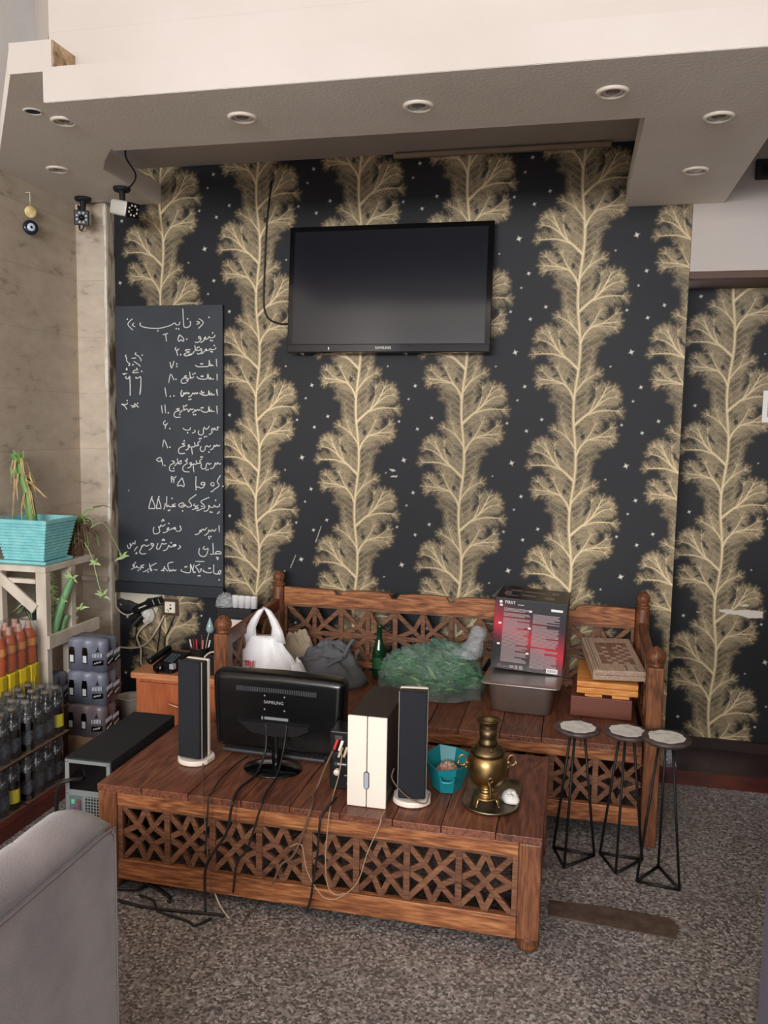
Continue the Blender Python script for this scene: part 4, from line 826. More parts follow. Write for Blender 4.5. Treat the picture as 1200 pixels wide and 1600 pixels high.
t = thing('plastic_basket', 'teal eight-sided plastic basket holding pinkish salt', 'basket', (-.386, 2.735, TZ), (0, 0, math.radians(8)))
teal = mat('teal_plastic', (22, 128, 136), .35)
def octr(r, z, sq=1.0, dips=0):
    return [(r*sq*math.cos(a)*1.0, r*1.5*math.sin(a), z+(dips if k % 2 else 0)) for k, a in enumerate([math.pi/8+i*math.pi/4+0 for i in range(8)])]
obj('bowl', MB().loft([octr(.052, 0), octr(.060, .03), octr(.080, .098, 1, -.008), octr(.076, .098, 1, -.008), octr(.056, .03), octr(.048, .006)], sm=False), teal, t)
obj('rim_handle', MB().tube([(-.022, -.106, .066), (-.018, -.122, .060), (0, -.126, .058), (.018, -.122, .060), (.022, -.106, .066)], .005), teal, t)
o = crumple('salt_heap', .044, .066, .034, 1.2, .004, 5, mat('pink_salt', (206, 150, 130), .85, col2=(228, 196, 176), scale=140, bump=.5, bscale=300), None, 18, (-.386, 2.735, TZ+.0325))
tag(o, 'small heap of pinkish salt in the teal basket', 'salt', kind='stuff')

# ------------------------------------------------------------------ things on the bench
SZ = .3960
t = thing('shopping_bag', 'white plastic carrier bag with red print and tied handles on the left of the bench', 'shopping bag', (-1.352, 3.5, SZ))
film_white = mat('white_film', (236, 236, 238), .38, bump=.25, bscale=26)
rings = []; nr_ = 34
for i in range(22):
    u = i/21; z = .0+.245*u
    rx = .130+.022*math.sin(min(1, u*1.6)*math.pi*.5)-.078*max(0, (u-.4)/.6)**1.3; ry = .085-.058*max(0, (u-.3)/.7)
    if i == 0: rx, ry = .105, .07
    row = []
    for k in range(nr_):
        a = 2*math.pi*k/nr_
        v = Vector((math.cos(a)*1.6, math.sin(a)*1.6, u*2.0+4))
        f = 1+.10*noise.noise(v)+.05*math.sin(a*9+u*3+3*noise.noise(v*.7))*(.35+.65*u)
        row.append((rx*f*math.cos(a)+(.012*(1-u)), ry*f*math.sin(a), z+.006*noise.noise(v*2)))
    rings.append(row)
obj('bag_body', MB().loft(rings), film_white, t)
crumple('bag_side', .085, .07, .135, 6.4, .012, 1.6, film_white, t, 20, (.128, .03, 0), .6)
for s_, pts in ((-1, [(-.068, -.01, .225), (-.060, -.014, .275), (-.036, -.012, .325), (-.010, -.008, .366), (.004, -.004, .374)]), (1, [(.070, .0, .225), (.064, .004, .275), (.042, .004, .325), (.018, .0, .366), (.004, .0, .376)])):
    mb = MB(); P = [Vector(p) for p in pts]; rr = []
    for i, p in enumerate(P):
        wdt = (.036, .026, .022, .017, .012)[i]
        rr.append([(p.x+wdt*math.cos(a)*(1+.12*math.sin(5*a)), p.y+wdt*.45*math.sin(a), p.z+.3*wdt*math.cos(a)*s_*-1) for a in [2*math.pi*k/16 for k in range(16)]])
    mb.loft(rr); obj('bag_handle', mb, film_white, t)
red_ink = mat('red_ink', (196, 40, 52), .5)
def front_y(x, z): return -.089+.9*max(0, z-.07)**1.35*.55
mb = MB()
for st_ in ([(-.064, .142), (-.058, .146), (-.056, .138), (-.055, .124)], [(-.052, .142), (-.046, .146), (-.044, .132), (-.045, .122)], [(-.036, .145), (-.034, .128), (-.038, .116), (-.050, .110), (-.060, .112)], [(-.058, .100), (-.046, .104), (-.038, .100)], [(-.058, .100), (-.059, .090)], [(-.022, .148), (-.022, .125), (-.026, .114)]):
    mb.tube([(x+.004, front_y(x, z)-.006, z) for x, z in st_], .0034, 6, 0, 3)
obj('red_lettering', mb, red_ink, t)
o = crumple('cloth_bundle', .112, .07, .165, 5.1, .010, 1.8, mat('beige_cloth', (176, 160, 140), .9, bump=.2, bscale=200), None, 24, (-1.305, 3.84, SZ+.0005), .6)
tag(o, 'bundle of beige cloth behind the white carrier bag', 'cloth')
t = thing('cloth_bag', 'slumped grey fabric bag with straps on the bench next to the white carrier bag', 'cloth bag', (-1.115, 3.685, SZ+.0005))
grey_cloth = mat('grey_cloth', (92, 94, 98), .92, bump=.25, bscale=260)
crumple('bag_body', .205, .135, .105, 4.6, .014, 1.4, grey_cloth, t, 30, (0, 0, 0), .5)
crumple('folded_flap', .150, .085, .165, 8.2, .012, 1.7, grey_cloth, t, 28, (.015, .04, 0), .5)
obj('strap', MB().tube([(.10, -.03, .13), (.118, -.025, .175), (.135, -.01, .205), (.142, .01, .20)], .008, 8).tube([(.02, -.10, .08), (.06, -.085, .115), (.10, -.05, .13)], .008, 8), grey_cloth, t)
t = thing('glass_bottle', 'empty dark green glass bottle standing against the bench back', 'bottle', (-.880, 3.80, SZ))
obj('bottle_body', MB().lathe([(0, 0), (.030, 0), (.033, .004), (.033, .125), (.030, .145), (.018, .180), (.0135, .20), (.013, .245), (.0155, .247), (.0155, .258), (.012, .259), (0, .259)], 32), mat('green_glass', (14, 52, 30), .06, spec=.9), t)
obj('bottle_label', MB().lathe([(.0335, .05), (.0335, .105)], 32), mat('dark_green_label', (26, 74, 44), .5), t)

# clear bag stuffed with herbs
o_leaf = MB(); rnd = random.Random(21)
for k in range(2600):
    a, b_, r = rnd.uniform(0, 2*math.pi), rnd.uniform(-1, 1), rnd.random()**.4
    c = Vector((.218*r*math.cos(a)*math.sqrt(1-b_*b_), .135*r*math.sin(a)*math.sqrt(1-b_*b_), .086+.082*r*b_))
    d = Vector((rnd.gauss(0, 1), rnd.gauss(0, .5), rnd.gauss(0, .3))).normalized()*rnd.uniform(.014, .055)
    wv = d.orthogonal().normalized()*rnd.uniform(.003, .008); tb = bmesh.new()
    vs = [tb.verts.new(c-d), tb.verts.new(c+wv), tb.verts.new(c+d), tb.verts.new(c-wv)]; tb.faces.new(vs)
    o_leaf._add(tb, 0 if rnd.random() < .6 else (1 if rnd.random() < .8 else 2), None, False)
o = obj('herb_leaves', o_leaf, [mat('herb_green', (62, 124, 76), .4), mat('herb_dark', (40, 92, 64), .4), mat('herb_pale', (168, 180, 124), .4)])
o.location = (-.605, 3.65, SZ+.002); tag(o, 'green herbs packed inside the clear plastic bag', 'herbs', kind='stuff')
t = thing('clear_plastic_bag', 'clear plastic bag full of green herbs with twisted top on the bench', 'plastic bag', (-.605, 3.65, SZ))
rings = []; nr_ = 200
for i in range(64):
    u = i/63; th = u*math.pi*.5
    row = []
    for k in range(nr_):
        a = 2*math.pi*k/nr_; v = Vector((math.cos(a)*2.2, math.sin(a)*2.2, u*3))
        f = 1+.09*noise.noise(v)+.03*math.sin(9*a+5*noise.noise(v*.6)+u*7)
        rd = 1-abs(noise.noise(Vector((math.cos(a)*3.2+u*2.5, math.sin(a)*3.2, u*8+2*math.cos(a)))))*2.2       # sharp creases running along the bag
        f += .030*max(0, rd)**3
        rr = math.cos(th)**.55
        row.append((.240*rr*f*math.cos(a), .150*rr*f*math.sin(a), .003+(.205+.022*max(0, rd)**3)*math.sin(th)**.85*(1+.12*noise.noise(v*1.5+Vector((3, 1, 0))))+.02*math.cos(a)*u))
    rings.append(row)
bag_film = clear('clear_film', (214, 238, 226), .13, .07, .25, 9, (214, 230, 226))
obj('bag_film', MB().loft(rings, cap=False), bag_film, t)
rr = []
for (x, y, z, r) in ((.15, -.01, .185, .075), (.185, -.01, .225, .048), (.20, -.01, .255, .034), (.212, -.01, .285, .036), (.215, -.01, .312, .030), (.210, -.01, .326, .010)):
    rr.append([(x+r*math.cos(a)*(1+.16*math.sin(7*a)), y+r*.8*math.sin(a)*(1+.12*math.sin(5*a)), z) for a in [2*math.pi*k/28 for k in range(28)]])
obj('twisted_top', MB().loft(rr, cap=False), clear('clear_film_top', (226, 232, 236), .24, .18, .4, 22), t)

# steel pan with carton
t = thing('steel_pan', 'rectangular stainless steel pan standing on the bench under the carton', 'steel pan', (-.178, 3.672, SZ), (0, 0, math.radians(-3)))
def rr4(hx, hy, r, z, n=5):
    pts = []
    for cx, cy, a0 in ((hx-r, hy-r, 0), (-hx+r, hy-r, 90), (-hx+r, -hy+r, 180), (hx-r, -hy+r, 270)):
        for i in range(n+1):
            a = math.radians(a0+90*i/n); pts.append((cx+r*math.cos(a), cy+r*math.sin(a), z))
    return pts
obj('pan_body', MB().loft([rr4(.115, .195, .03, 0), rr4(.125, .206, .035, .006), rr4(.136, .216, .035, .120), rr4(.140, .220, .035, .128)]), steel, t)
obj('rim', MB().loft([rr4(.140, .220, .03, .1282), rr4(.164, .24, .018, .1285), rr4(.166, .242, .018, .1305), rr4(.164, .24, .018, .1325), rr4(.12, .20, .03, .1325)]), steel, t)
t = thing('appliance_carton', 'black and red printed appliance carton on top of the steel pan', 'carton', (-.172, 3.762, SZ+.1345), (0, math.radians(2.6), math.radians(-2)))
t.scale = (1.03, .86, 1.03)
def carton_mat():
    m, nt, b = new_mat('carton_print'); N, L = nt.nodes, nt.links
    b.inputs['Roughness'].default_value = .4
    tc = N.new('ShaderNodeTexCoord'); sp = N.new('ShaderNodeSeparateXYZ'); L.new(tc.outputs['Object'], sp.inputs[0])
    # printed red swoosh: falls from the left edge to the lower right
    mx = N.new('ShaderNodeMath'); mx.operation = 'MULTIPLY_ADD'; mx.inputs[1].default_value = .42
    L.new(sp.outputs['X'], mx.inputs[0]); L.new(sp.outputs['Z'], mx.inputs[2])
    r = N.new('ShaderNodeValToRGB'); e = r.color_ramp.elements
    e[0].position = .05; e[0].color = lin((26, 22, 26)); e[1].position = .30; e[1].color = lin((20, 18, 24))
    for p, c in ((.09, (92, 24, 36)), (.145, (186, 30, 52)), (.19, (140, 24, 44)), (.25, (44, 20, 30))):
        q = e.new(p); q.color = lin(c)
    L.new(mx.outputs[0], r.inputs['Fac']); L.new(r.outputs['Color'], b.inputs['Base Color'])
    return m
obj('carton_body', MB().box(-.152, .152, -.165, .165, .0055, .315, .002), carton_mat(), t)
print_grey = mat('print_grey', (150, 132, 134), .5); print_white = mat('print_white', (232, 230, 230), .5)
mb = MB(); rnd = random.Random(8)
for cx, z0, z1 in ((-.112, .30-.03, .035), (.012, .30-.045, .02)):
    z = z0
    while z > z1+.0:
        wdt = rnd.choice([.112, .108, .104, .112, .112, .09, .06]); mb.box(cx, cx+wdt, -.1656, -.1652, z, z+.0034); z -= .0052
        if rnd.random() < .06: z -= .006
obj('printed_text', mb, print_grey, t)
mb = MB()
for x, z in ((-.125, .283), (-.125, .205), (-.125, .115), (.0, .268), (.0, .195), (.0, .085)): mb.box(x-.006, x+.006, -.1657, -.1652, z-.004, z+.004)
mb.box(.085, .133, -.1657, -.1652, .278, .288)
obj('printed_tags', mb, print_white, t)
mb = MB(); text_mesh('FIRST', .019, facing(-.088, -.1656, .297), mb); mb.cyl((-.127, -.1652, .297), (-.127, -.1657, .297), .007); mb.box(-.055, -.03, -.1657, -.1653, .2895, .292)
obj('brand_lettering', mb, print_white, t)
mb = MB().box(.085, .132, -.1657, -.1652, .012, .032, 0, 0)
k = -.0
for i in range(14): mb.box(.090+i*.0028, .0912+i*.0028, -.1661, -.1658, .016, .028, 0, 1)
obj('barcode', mb, [print_white, black_matte], t)
mb = MB()
for i, x in enumerate((-.118, -.107, -.094, -.082)): text_mesh('C' if i in (0, 1) else ('E' if i == 0 else 'o'), .016, facing(x, -.1656, .02), mb)
mb.box(-.072, -.052, -.1657, -.1653, .014, .026); mb.box(-.048, -.036, -.1657, -.1653, .012, .028); mb.box(-.03, -.014, -.1657, -.1653, .012, .028)
obj('safety_icons', mb, print_grey, t)
mb = MB()
for x, y, w_, h_ in ((-.09, -.08, .05, .016), (-.02, -.05, .06, .03), (.07, -.07, .04, .05), (.0, .05, .09, .02), (-.08, .06, .05, .03), (.09, .06, .03, .05), (-.11, -.02, .03, .08)): mb.box(x-w_/2, x+w_/2, y-h_/2, y+h_/2, .3152, .3156)
obj('top_print', mb, mat('top_print', (132, 104, 104), .45), t)
mb = MB()
for y, z in ((-.08, .2), (.02, .22), (.08, .12)): mb.box(.1522, .1526, y-.04, y+.04, z-.04, z+.05)
obj('side_print', mb, mat('side_print', (104, 88, 74), .45), t)
obj('loose_flap', MB().prism([(-.152, -.165), (-.166, -.172), (-.152, .10), (-.148, .165)], .3158, .3185), mat('flap_edge', (120, 116, 112), .5), t)

# board games stacked at the right end of the bench
t = thing('flat_box', 'flat brown wooden box at the bottom of the board game stack', 'box', (.150, 3.66, SZ), (0, 0, math.radians(-2)))
obj('box_body', MB().box(-.125, .125, -.15, .15, .0, .085, .003), mat('reddish_brown_box', (112, 62, 46), .5), t)
t = thing('game_board', 'orange wooden folding game board in the middle of the stack', 'game board', (.170, 3.655, SZ+.0865), (0, 0, math.radians(-1)))
ow = wood('orange_board', (176, 104, 48), (214, 140, 70), (230, 168, 96), 0, 1.2)
obj('lower_half', MB().box(-.125, .125, -.14, .20, .012, .038, .004), ow, t)
obj('upper_half', MB().box(-.125, .125, -.14, .20, .0395, .064, .004), ow, t)
for a in ((-.09, -.02, -.139, -.11), (.02, .09, -.139, -.11), (-.1, .1, .0, .18)): obj('spacer_block', MB().box(*a, .0, .0115), ow, t)
t = thing('inlaid_board', 'pale inlaid backgammon board, topmost of the stack and tipped up at the back', 'game board', (.214, 3.53, SZ+.160), (math.radians(7.5), 0, math.radians(8)))
pw = wood('pale_board', (150, 124, 104), (176, 152, 132), (196, 174, 154), 1, 1.2)
obj('lower_half', MB().box(-.108, .108, 0, .37, .0, .021, .003), pw, t)
u = obj('upper_half', MB().box(-.108, .108, 0, .37, .0225, .044, .003), pw, t)
mb = MB(); rnd = random.Random(4)
for i in range(6):
    for j in range(10):
        if (i+j) % 2 or rnd.random() < .25: mb.box(-.06+i*.0235, -.06+i*.0235+.0232, .075+j*.0235, .075+j*.0235+.0232, .0441, .0447)
obj('checker_inlay', mb, mat('checker_inlay', (116, 84, 68), .5, col2=(140, 108, 90), scale=60), u)
mb = MB()
for x in (-.082, -.094): mb.box(x-.0015, x+.0015, .02, .35, .0441, .0446)
for a, b_ in ((.04, .055), (.06, .045)): mb.box(.03, .035, .01, .06, .0441, .0446); mb.box(.07, .0735, .012, .05, .0441, .0446)
obj('line_inlay', mb, mat('line_inlay', (104, 82, 66), .5), u)

# wire stools with pale stone tops
iron = mat('black_iron', (26, 24, 25), .5, .4)
rim_m = mat('stone_rim', (84, 70, 68), .45, col2=(56, 46, 46), scale=40)
pale_m = mat('pale_stone', (228, 226, 222), .4, col2=(168, 160, 150), scale=30, contrast=(.5, .85))
t = thing('wire_stool', 'wire stool with pale stone top nearest the steel pan, leftmost of the three stools', 'stool', (.046, 3.06, 0), (0, 0, 0), 'wire stools with pale stone tops')
obj('stone_top', MB().lathe([(0, .492), (.072, .492), (.0815, .498), (.084, .505), (.0815, .510), (0, .510)], 44), rim_m, t)
rnd = random.Random(2)
obj('pale_centre', MB().prism([((.063+.007*noise.noise(Vector((math.cos(a)*3, math.sin(a)*3, 5)))+rnd.uniform(-.002, .002))*math.cos(a), (.063+.007*noise.noise(Vector((math.cos(a)*3, math.sin(a)*3, 5))))*math.sin(a)) for a in [2*math.pi*k/40 for k in range(40)]], .5102, .5108), pale_m, t)
obj('top_plate', MB().cyl((0, 0, .484), (0, 0, .4918), .04), iron, t)
F3 = [(.088*math.cos(a), .088*math.sin(a)) for a in (math.radians(-108), math.radians(22), math.radians(142))]
for k in range(3):
    x, y = F3[k]
    obj('leg', MB().tube([(x*.32, y*.32, .486), (x, y, .006)], .0048, 8, 0, 0), iron, t)
for k in range(3):
    a, b_ = F3[k], F3[(k+1) % 3]
    obj('floor_bar', MB().tube([(*a, .006), (*b_, .006)], .0052, 8, 0, 0), iron, t)
st1 = t
dup(st1, (.222, 3.068, 0), (0, 0, math.radians(4)), 'wire stool with pale stone top, middle one of the three stools')
st3 = dup(st1, (.350, 2.985, 0), (0, 0, math.radians(64)), 'wire stool with pale stone top nearest the bare floor, rightmost of the three stools')
st3.scale = (1, 1, 1.04)

# ------------------------------------------------------------------ old computer, cabinet and clutter at the left end
t = thing('computer_tower', 'old black computer tower with open back panel beside the lattice platform', 'computer', (-1.643, 2.54, 0), (0, 0, math.radians(1)))
obj('case_shell', MB().box(-.0915, .0915, .004, .50, .008, .405, .003), black_matte, t)
pn = mat('back_panel_metal', (150, 160, 158), .45, .5)
mb = MB(); mb.box(-.088, -.072, 0, .0035, .02, .40).box(.074, .088, 0, .0035, .02, .40).box(-.072, .074, 0, .0035, .388, .40).box(-.072, .074, 0, .0035, .268, .29).box(-.072, .074, 0, .0035, .02, .06)
mb.box(-.022, -.014, 0, .0035, .06, .268)
for i in range(8): mb.box(-.014+i*.0112, -.014+i*.0112+.0032, .0004, .003, .06, .268)
for i in range(19): mb.box(-.014, .074, .0006, .0028, .06+i*.0112, .06+i*.0112+.0032)
p = obj('back_panel', mb, pn, t)
mb = MB()
obj('port_shield', MB().box(-.071, -.023, .0002, .0032, .06, .267), mat('port_shield', (96, 112, 110), .4), t)
for z, c in ((.245, 'mint'), (.22, 'pink')): pass
for k, (z, mm) in enumerate(((.246, mat('mint_port', (110, 190, 150), .4)), (.224, mat('violet_port', (120, 80, 120), .4)), (.196, grey_metal), (.172, grey_metal), (.146, grey_metal))):
    obj('port', MB().box(-.064, -.050, -.004, .0, z-.008, z+.008, .002), mm, p)
obj('port_block', MB().box(-.042, -.028, -.006, .0, .16, .255, .002), mat('printer_port', (112, 72, 84), .4), p)
obj('power_bay', MB().box(-.07, .073, .0, .0036, .291, .387), black_gloss, t)
for a, b_ in ((-.08, .395), (.081, .395), (-.08, .278), (.081, .345)): obj('screw', MB().cyl((a, -.0003, b_), (a, -.0035, b_), .0045), grey_metal, p)
for a, b_ in ((-.085, .02), (.06, .02), (-.085, .44), (.06, .44)): obj('foot', MB().box(a, a+.025, b_, b_+.04, 0, .0075), black_plastic, t)
mb = MB().tube([(-1.66, 2.537, .335), (-1.69, 2.50, .342), (-1.725, 2.492, .32), (-1.742, 2.50, .25), (-1.745, 2.51, .12), (-1.75, 2.50, .012), (-1.72, 2.42, .010)], .0075)
o = obj('power_cable', mb, cable_black, t); o.data.transform((Matrix.Translation(t.location) @ t.rotation_euler.to_matrix().to_4x4()).inverted())

t = thing('wooden_cabinet', 'small orange wooden drawer cabinet with wavy handle left of the bench', 'cabinet', (-1.79, 3.76, 0))
obj('carcass', MB().box(-.245, .245, -.19, .20, .004, .368, .002), orange_w, t)
obj('top_board', MB().box(-.262, .255, -.212, .21, .3685, .398, .003), orange_edge, t)
dr = obj('drawer', MB().box(-.222, .24, -.206, -.1905, .05, .352, .002), wood('orange_drawer', (156, 82, 50), (172, 94, 58), (186, 110, 70), 2, .5), t)
obj('drawer_handle', MB().tube([(-.06, -.207, .262), (-.055, -.224, .262), (-.03, -.226, .256), (.0, -.224, .250), (.03, -.226, .248), (.05, -.222, .252), (.054, -.207, .252)], .0065), mat('copper_handle', (206, 138, 104), .35, .5), dr)
t = thing('wooden_board', 'loose reddish wooden board lying on the cabinet behind the telephone', 'board', (-1.90, 3.80, .3985))
obj('board', MB().box(-.115, .06, -.05, .13, 0, .016, .002), MATS['orange_drawer'], t)
t = thing('telephone', 'black desk telephone with keypad on the wooden cabinet', 'telephone', (-1.885, 3.655, .3985), (0, 0, math.radians(-14)))
obj('base', MB().prism([(-.08, 0), (-.08, .03), (.05, .075), (.075, .07), (.075, 0)], -.055, .06, 0, 0, .006), black_plastic, t)
obj('handset', MB().box(-.075, -.045, -.085, .075, .055, .085, .012, 0, Matrix.Rotation(math.radians(15), 4, 'X'), 3), black_gloss, t)
mb = MB(); M = Matrix.Translation((.012, -.012, .057)) @ Matrix.Rotation(math.radians(19), 4, 'X')
for i in range(3):
    for j in range(4): mb.box(-.026+i*.02, -.026+i*.02+.013, -.035+j*.018, -.035+j*.018+.012, 0, .005, .001, 0, M, 1)
obj('keypad', mb, mat('phone_keys', (76, 84, 90), .4), t)
obj('grip_end', MB().cyl((0, -.0905, .026), (0, -.105, .030), .024).ball((0, -.107, .034), .010), black_gloss, t)
obj('socket', MB().box(.062, .085, -.094, -.07, .03, .055, .002), mat('phone_socket', (170, 172, 172), .4), t)
t = thing('pen_cup', 'dark metal pen cup with pens and a clear pointed stick on the cabinet', 'pen cup', (-1.745, 3.665, .3985))
obj('cup', MB().lathe([(0, 0), (.042, 0), (.044, .004), (.046, .115), (.048, .117), (.044, .117), (.042, .008), (0, .008)], 28), mat('cup_metal', (58, 54, 54), .35, .6), t)
for k, (x, y, dx, dy, L_, c) in enumerate(((-.022, .0, -.030, 0, .15, (206, 196, 190)), (-.01, -.012, -.014, -.01, .16, (120, 38, 44)), (.004, .012, -.004, .012, .17, (128, 40, 44)), (.012, -.008, .012, -.006, .155, (200, 128, 128)), (.02, .008, .028, .006, .15, (222, 214, 206)), (-.002, -.018, .004, -.022, .165, (176, 66, 70)))):
    obj('pen', MB().cyl((x, y, .010), (x+dx, y+dy, L_), .0042, .0042, 8), mat('pen_%d' % k, c, .4), t)
sp_ = obj('clear_stick', MB().tube([(.026, -.004, .01), (.035, -.004, .125), (.050, -.004, .19)], .002), cable_white, t)
obj('glass_drop', MB().lathe([(0, 0), (.014, .006), (.020, .02), (.014, .045), (.005, .07), (0, .082)], 18, 0, Matrix.Translation((.056, -.004, .188))), mat('drop_glass', (150, 172, 178), .08, spec=.8), sp_)
t = thing('adapter_box', 'small black box with a pale bent cord between the pen cup and the bench post', 'adapter', (-1.64, 3.64, .3985))
obj('box_body', MB().box(-.055, .05, -.04, .05, 0, .10, .006), black_plastic, t)
obj('cord', MB().tube([(-.05, -.042, .02), (-.045, -.055, .085), (-.01, -.05, .118), (.03, -.05, .112), (.045, -.046, .09)], .004), cable_white, t)
t = thing('dark_carton', 'dark carton on the cabinet behind the bench arm', 'carton', (-1.625, 3.83, .3985))
obj('carton_body', MB().box(-.075, .085, -.07, .12, 0, .178, .003), black_matte, t)
t = thing('tissue_box', 'pale pink tissue box under the black case beside the bench arm', 'tissue box', (-1.615, 3.815, .577))
obj('box_body', MB().box(-.065, .075, -.06, .06, 0, .062, .003), mat('pink_card', (222, 206, 202), .6), t)
t = thing('black_case', 'black flat case under the white cups beside the bench arm', 'case', (-1.60, 3.83, .640))
obj('case_body', MB().box(-.10, .085, -.075, .09, 0, .052, .006), black_matte, t)
t = thing('paper_cup_pack', 'short row of white paper cups in crinkled clear wrap on the black case', 'cups', (-1.585, 3.80, .6925))
for k in range(4):
    obj('paper_cup', MB().lathe([(0, 0), (.017, 0), (.0185, .058), (.0195, .060), (0, .060)], 16, 0, Matrix.Translation((-.030+k*.0325, 0, 0))), print_white, t)
o = crumple('clear_wrap', .05, .045, .055, 7.7, .014, 3, clear('crinkled_wrap', (210, 216, 218), .4, .15, .8, 40), t, 16, (-.085, 0, 0))

# power socket and adapters on the wallpaper
t = thing('wall_socket', 'white power socket in a brown frame under the chalkboard', 'socket', (-2.096, D, .608))
obj('frame', MB().box(-.048, .048, -.008, -.0008, -.045, .045, .002), mat('brown_frame', (78, 56, 42), .5), t)
f = obj('face_plate', MB().box(-.030, .030, -.011, -.0082, -.030, .030, .002), white_plastic, t)
obj('socket_hole', MB().cyl((.004, -.0112, -.006), (.004, -.0125, -.006), .006).bar((-.014, -.0118, -.012), (-.004, -.0118, -.024), .003, .0015).bar((.004, -.0118, .008), (.004, -.0118, .02), .003, .0015).bar((-.002, -.0118, .014), (.012, -.0118, .014), .003, .0015), black_matte, f)
t = thing('plug_adapter', 'black plug adapter with a pale stripe, upper one by the torn wallpaper', 'adapter', (-2.215, D-.03, .620), (0, math.radians(-24), 0))
obj('adapter_body', MB().box(-.09, .055, -.025, .0285, -.022, .022, .008), black_plastic, t)
obj('plug_end', MB().box(.056, .085, -.02, .025, -.028, .012, .006), black_plastic, t)
obj('pale_stripe', MB().box(-.045, .005, -.027, -.0255, -.003, .003), cable_white, t)
t = thing('plug_adapter', 'dark tapering plug with star mark against the pilaster edge', 'adapter', (-2.335, D-.03, .606), (0, math.radians(12), 0))
obj('adapter_body', MB().prism([(-.055, .022), (.05, .012), (.055, -.012), (-.01, -.024), (-.052, -.012)], -.025, .0285, 1, 0, .005), mat('dark_grey_plastic', (40, 40, 44), .5), t)
mb = MB().tube([(-.035, -.0258, .008), (-.02, -.0258, .0)], .0015, 6, 0, 0).tube([(-.03, -.0258, -.003), (-.025, -.0258, .011)], .0015, 6, 0, 0); obj('pale_mark', mb, cable_white, t)
t = thing('plug_adapter', 'round black plug hanging below the white crumpled paper on the wallpaper', 'adapter', (-2.272, D-.028, .528))
obj('adapter_body', MB().cyl((-.02, -.012, -.02), (.025, .0, .03), .026, .020), black_plastic, t)
o = crumple('plastic_wrapper', .042, .05, .03, 9.1, .012, 2.5, mat('wrapper_white', (206, 202, 194), .5), None, 16, (-2.225, D-.002, .555)); o.rotation_euler = (math.radians(90), 0, math.radians(0))
tag(o, 'crumpled white plastic wrapper stuck behind the plugs on the wallpaper', 'wrapper')
for pts, r, mm, lab in (
    ([(-2.129, 4.036, .561), (-2.172, 4.03, .477), (-2.23, 4.03, .402), (-2.30, 4.03, .372), (-2.39, 4.03, .368)], .005, cable_white, 'pale cord curving down left from the brown framed socket'),
    ([(-2.215, 4.03, .52), (-2.259, 4.03, .482), (-2.287, 4.03, .441), (-2.283, 4.03, .41), (-2.265, 4.03, .364), (-2.262, 4.02, .30), (-2.24, 4.0, .285)], .005, cable_white, 'pale cord hanging down from the plugs behind the cabinet'),
    ([(-2.396, 4.0, .674), (-2.392, 4.01, .593), (-2.343, 4.02, .554), (-2.29, 4.03, .575)], .004, cable_white, 'pale cord looped beside the pilaster edge under the chalkboard'),
    ([(-2.145, 4.038, .561), (-2.157, 4.036, .461), (-2.178, 4.036, .30), (-2.17, 4.03, .12)], .0028, cable_black, 'thin black cord straight below the socket, left of the pair'),
    ([(-2.07, 4.038, .561), (-2.10, 4.036, .49), (-2.128, 4.036, .42), (-2.13, 4.036, .25), (-2.12, 4.03, .12)], .0028, cable_black, 'thin black cord slanting from the right corner of the socket'),
    ([(-2.285, 4.03, .51), (-2.295, 4.03, .43), (-2.275, 4.03, .33), (-2.25, 4.0, .27)], .0035, cable_black, 'black cord hanging from the round plug to the floor')):
    tag(obj('loose_wire', MB().tube(pts, r), mm), lab, 'wire')
t = thing('paint_pail', 'pale round pail with wide rim between the grey packs and the cabinet', 'pail', (-2.14, 3.70, .0605))
t.scale = (1, 1, .75)
obj('pail', MB().lathe([(0, 0), (.05, 0), (.055, .19), (.068, .212), (.071, .216), (.066, .219), (.052, .208), (.045, .06), (0, .05)], 32), mat('pale_pail', (190, 182, 172), .5), t)

# ------------------------------------------------------------------ drinks, plant stand and plants along the left wall
malt_glass = mat('dark_bottle', (16, 15, 18), .12, spec=.8)
malt_label = mat('malt_label', (70, 74, 84), .4, col2=(24, 22, 26), scale=60, contrast=(.45, .55))
film = clear('shrink_film', (236, 238, 240), .065, .14, .7, 30)
cap_m = mat('dusty_cap', (120, 108, 92), .5)
board_m = mat('cardboard', (126, 96, 72), .8, col2=(104, 80, 62), scale=20)
H_ = .212
bm_ = MB().lathe([(0, 0), (.027, 0), (.0305, .004), (.0305, .105), (.029, .122), (.020, .152), (.0135, .172), (.013, .198), (0, .198)], 18)
lm_ = MB().lathe([(.0309, .03), (.0309, .088)], 18); nm_ = MB().lathe([(.0152, .164), (.0206, .1515), (.0292, .1225)], 18)
cm_ = MB().lathe([(.0128, .1985), (.0152, .199), (.0155, .207), (.013, .2105), (0, .2105)], 14)
ME = {}
def mesh_of(mb, name, m):
    me = bpy.data.meshes.new(name); mb.bm.to_mesh(me); mb.bm.free(); me.materials.append(m); return me
ME['b'] = mesh_of(bm_, 'bottle', malt_glass); ME['l'] = mesh_of(lm_, 'label', malt_label); ME['n'] = mesh_of(nm_, 'neck_foil', mat('neck_foil', (30, 28, 32), .3, col2=(150, 150, 156), scale=70, contrast=(.55, .62))); ME['c'] = mesh_of(cm_, 'cap', cap_m)
ME['y'] = mesh_of(MB().lathe([(.0309, .03), (.0309, .088)], 18), 'yellow_label', label_yellow)
def inst(name, me, parent, loc=(0, 0, 0)):
    o = bpy.data.objects.new(name, me); C.objects.link(o); o.parent = parent; o.location = loc; return o
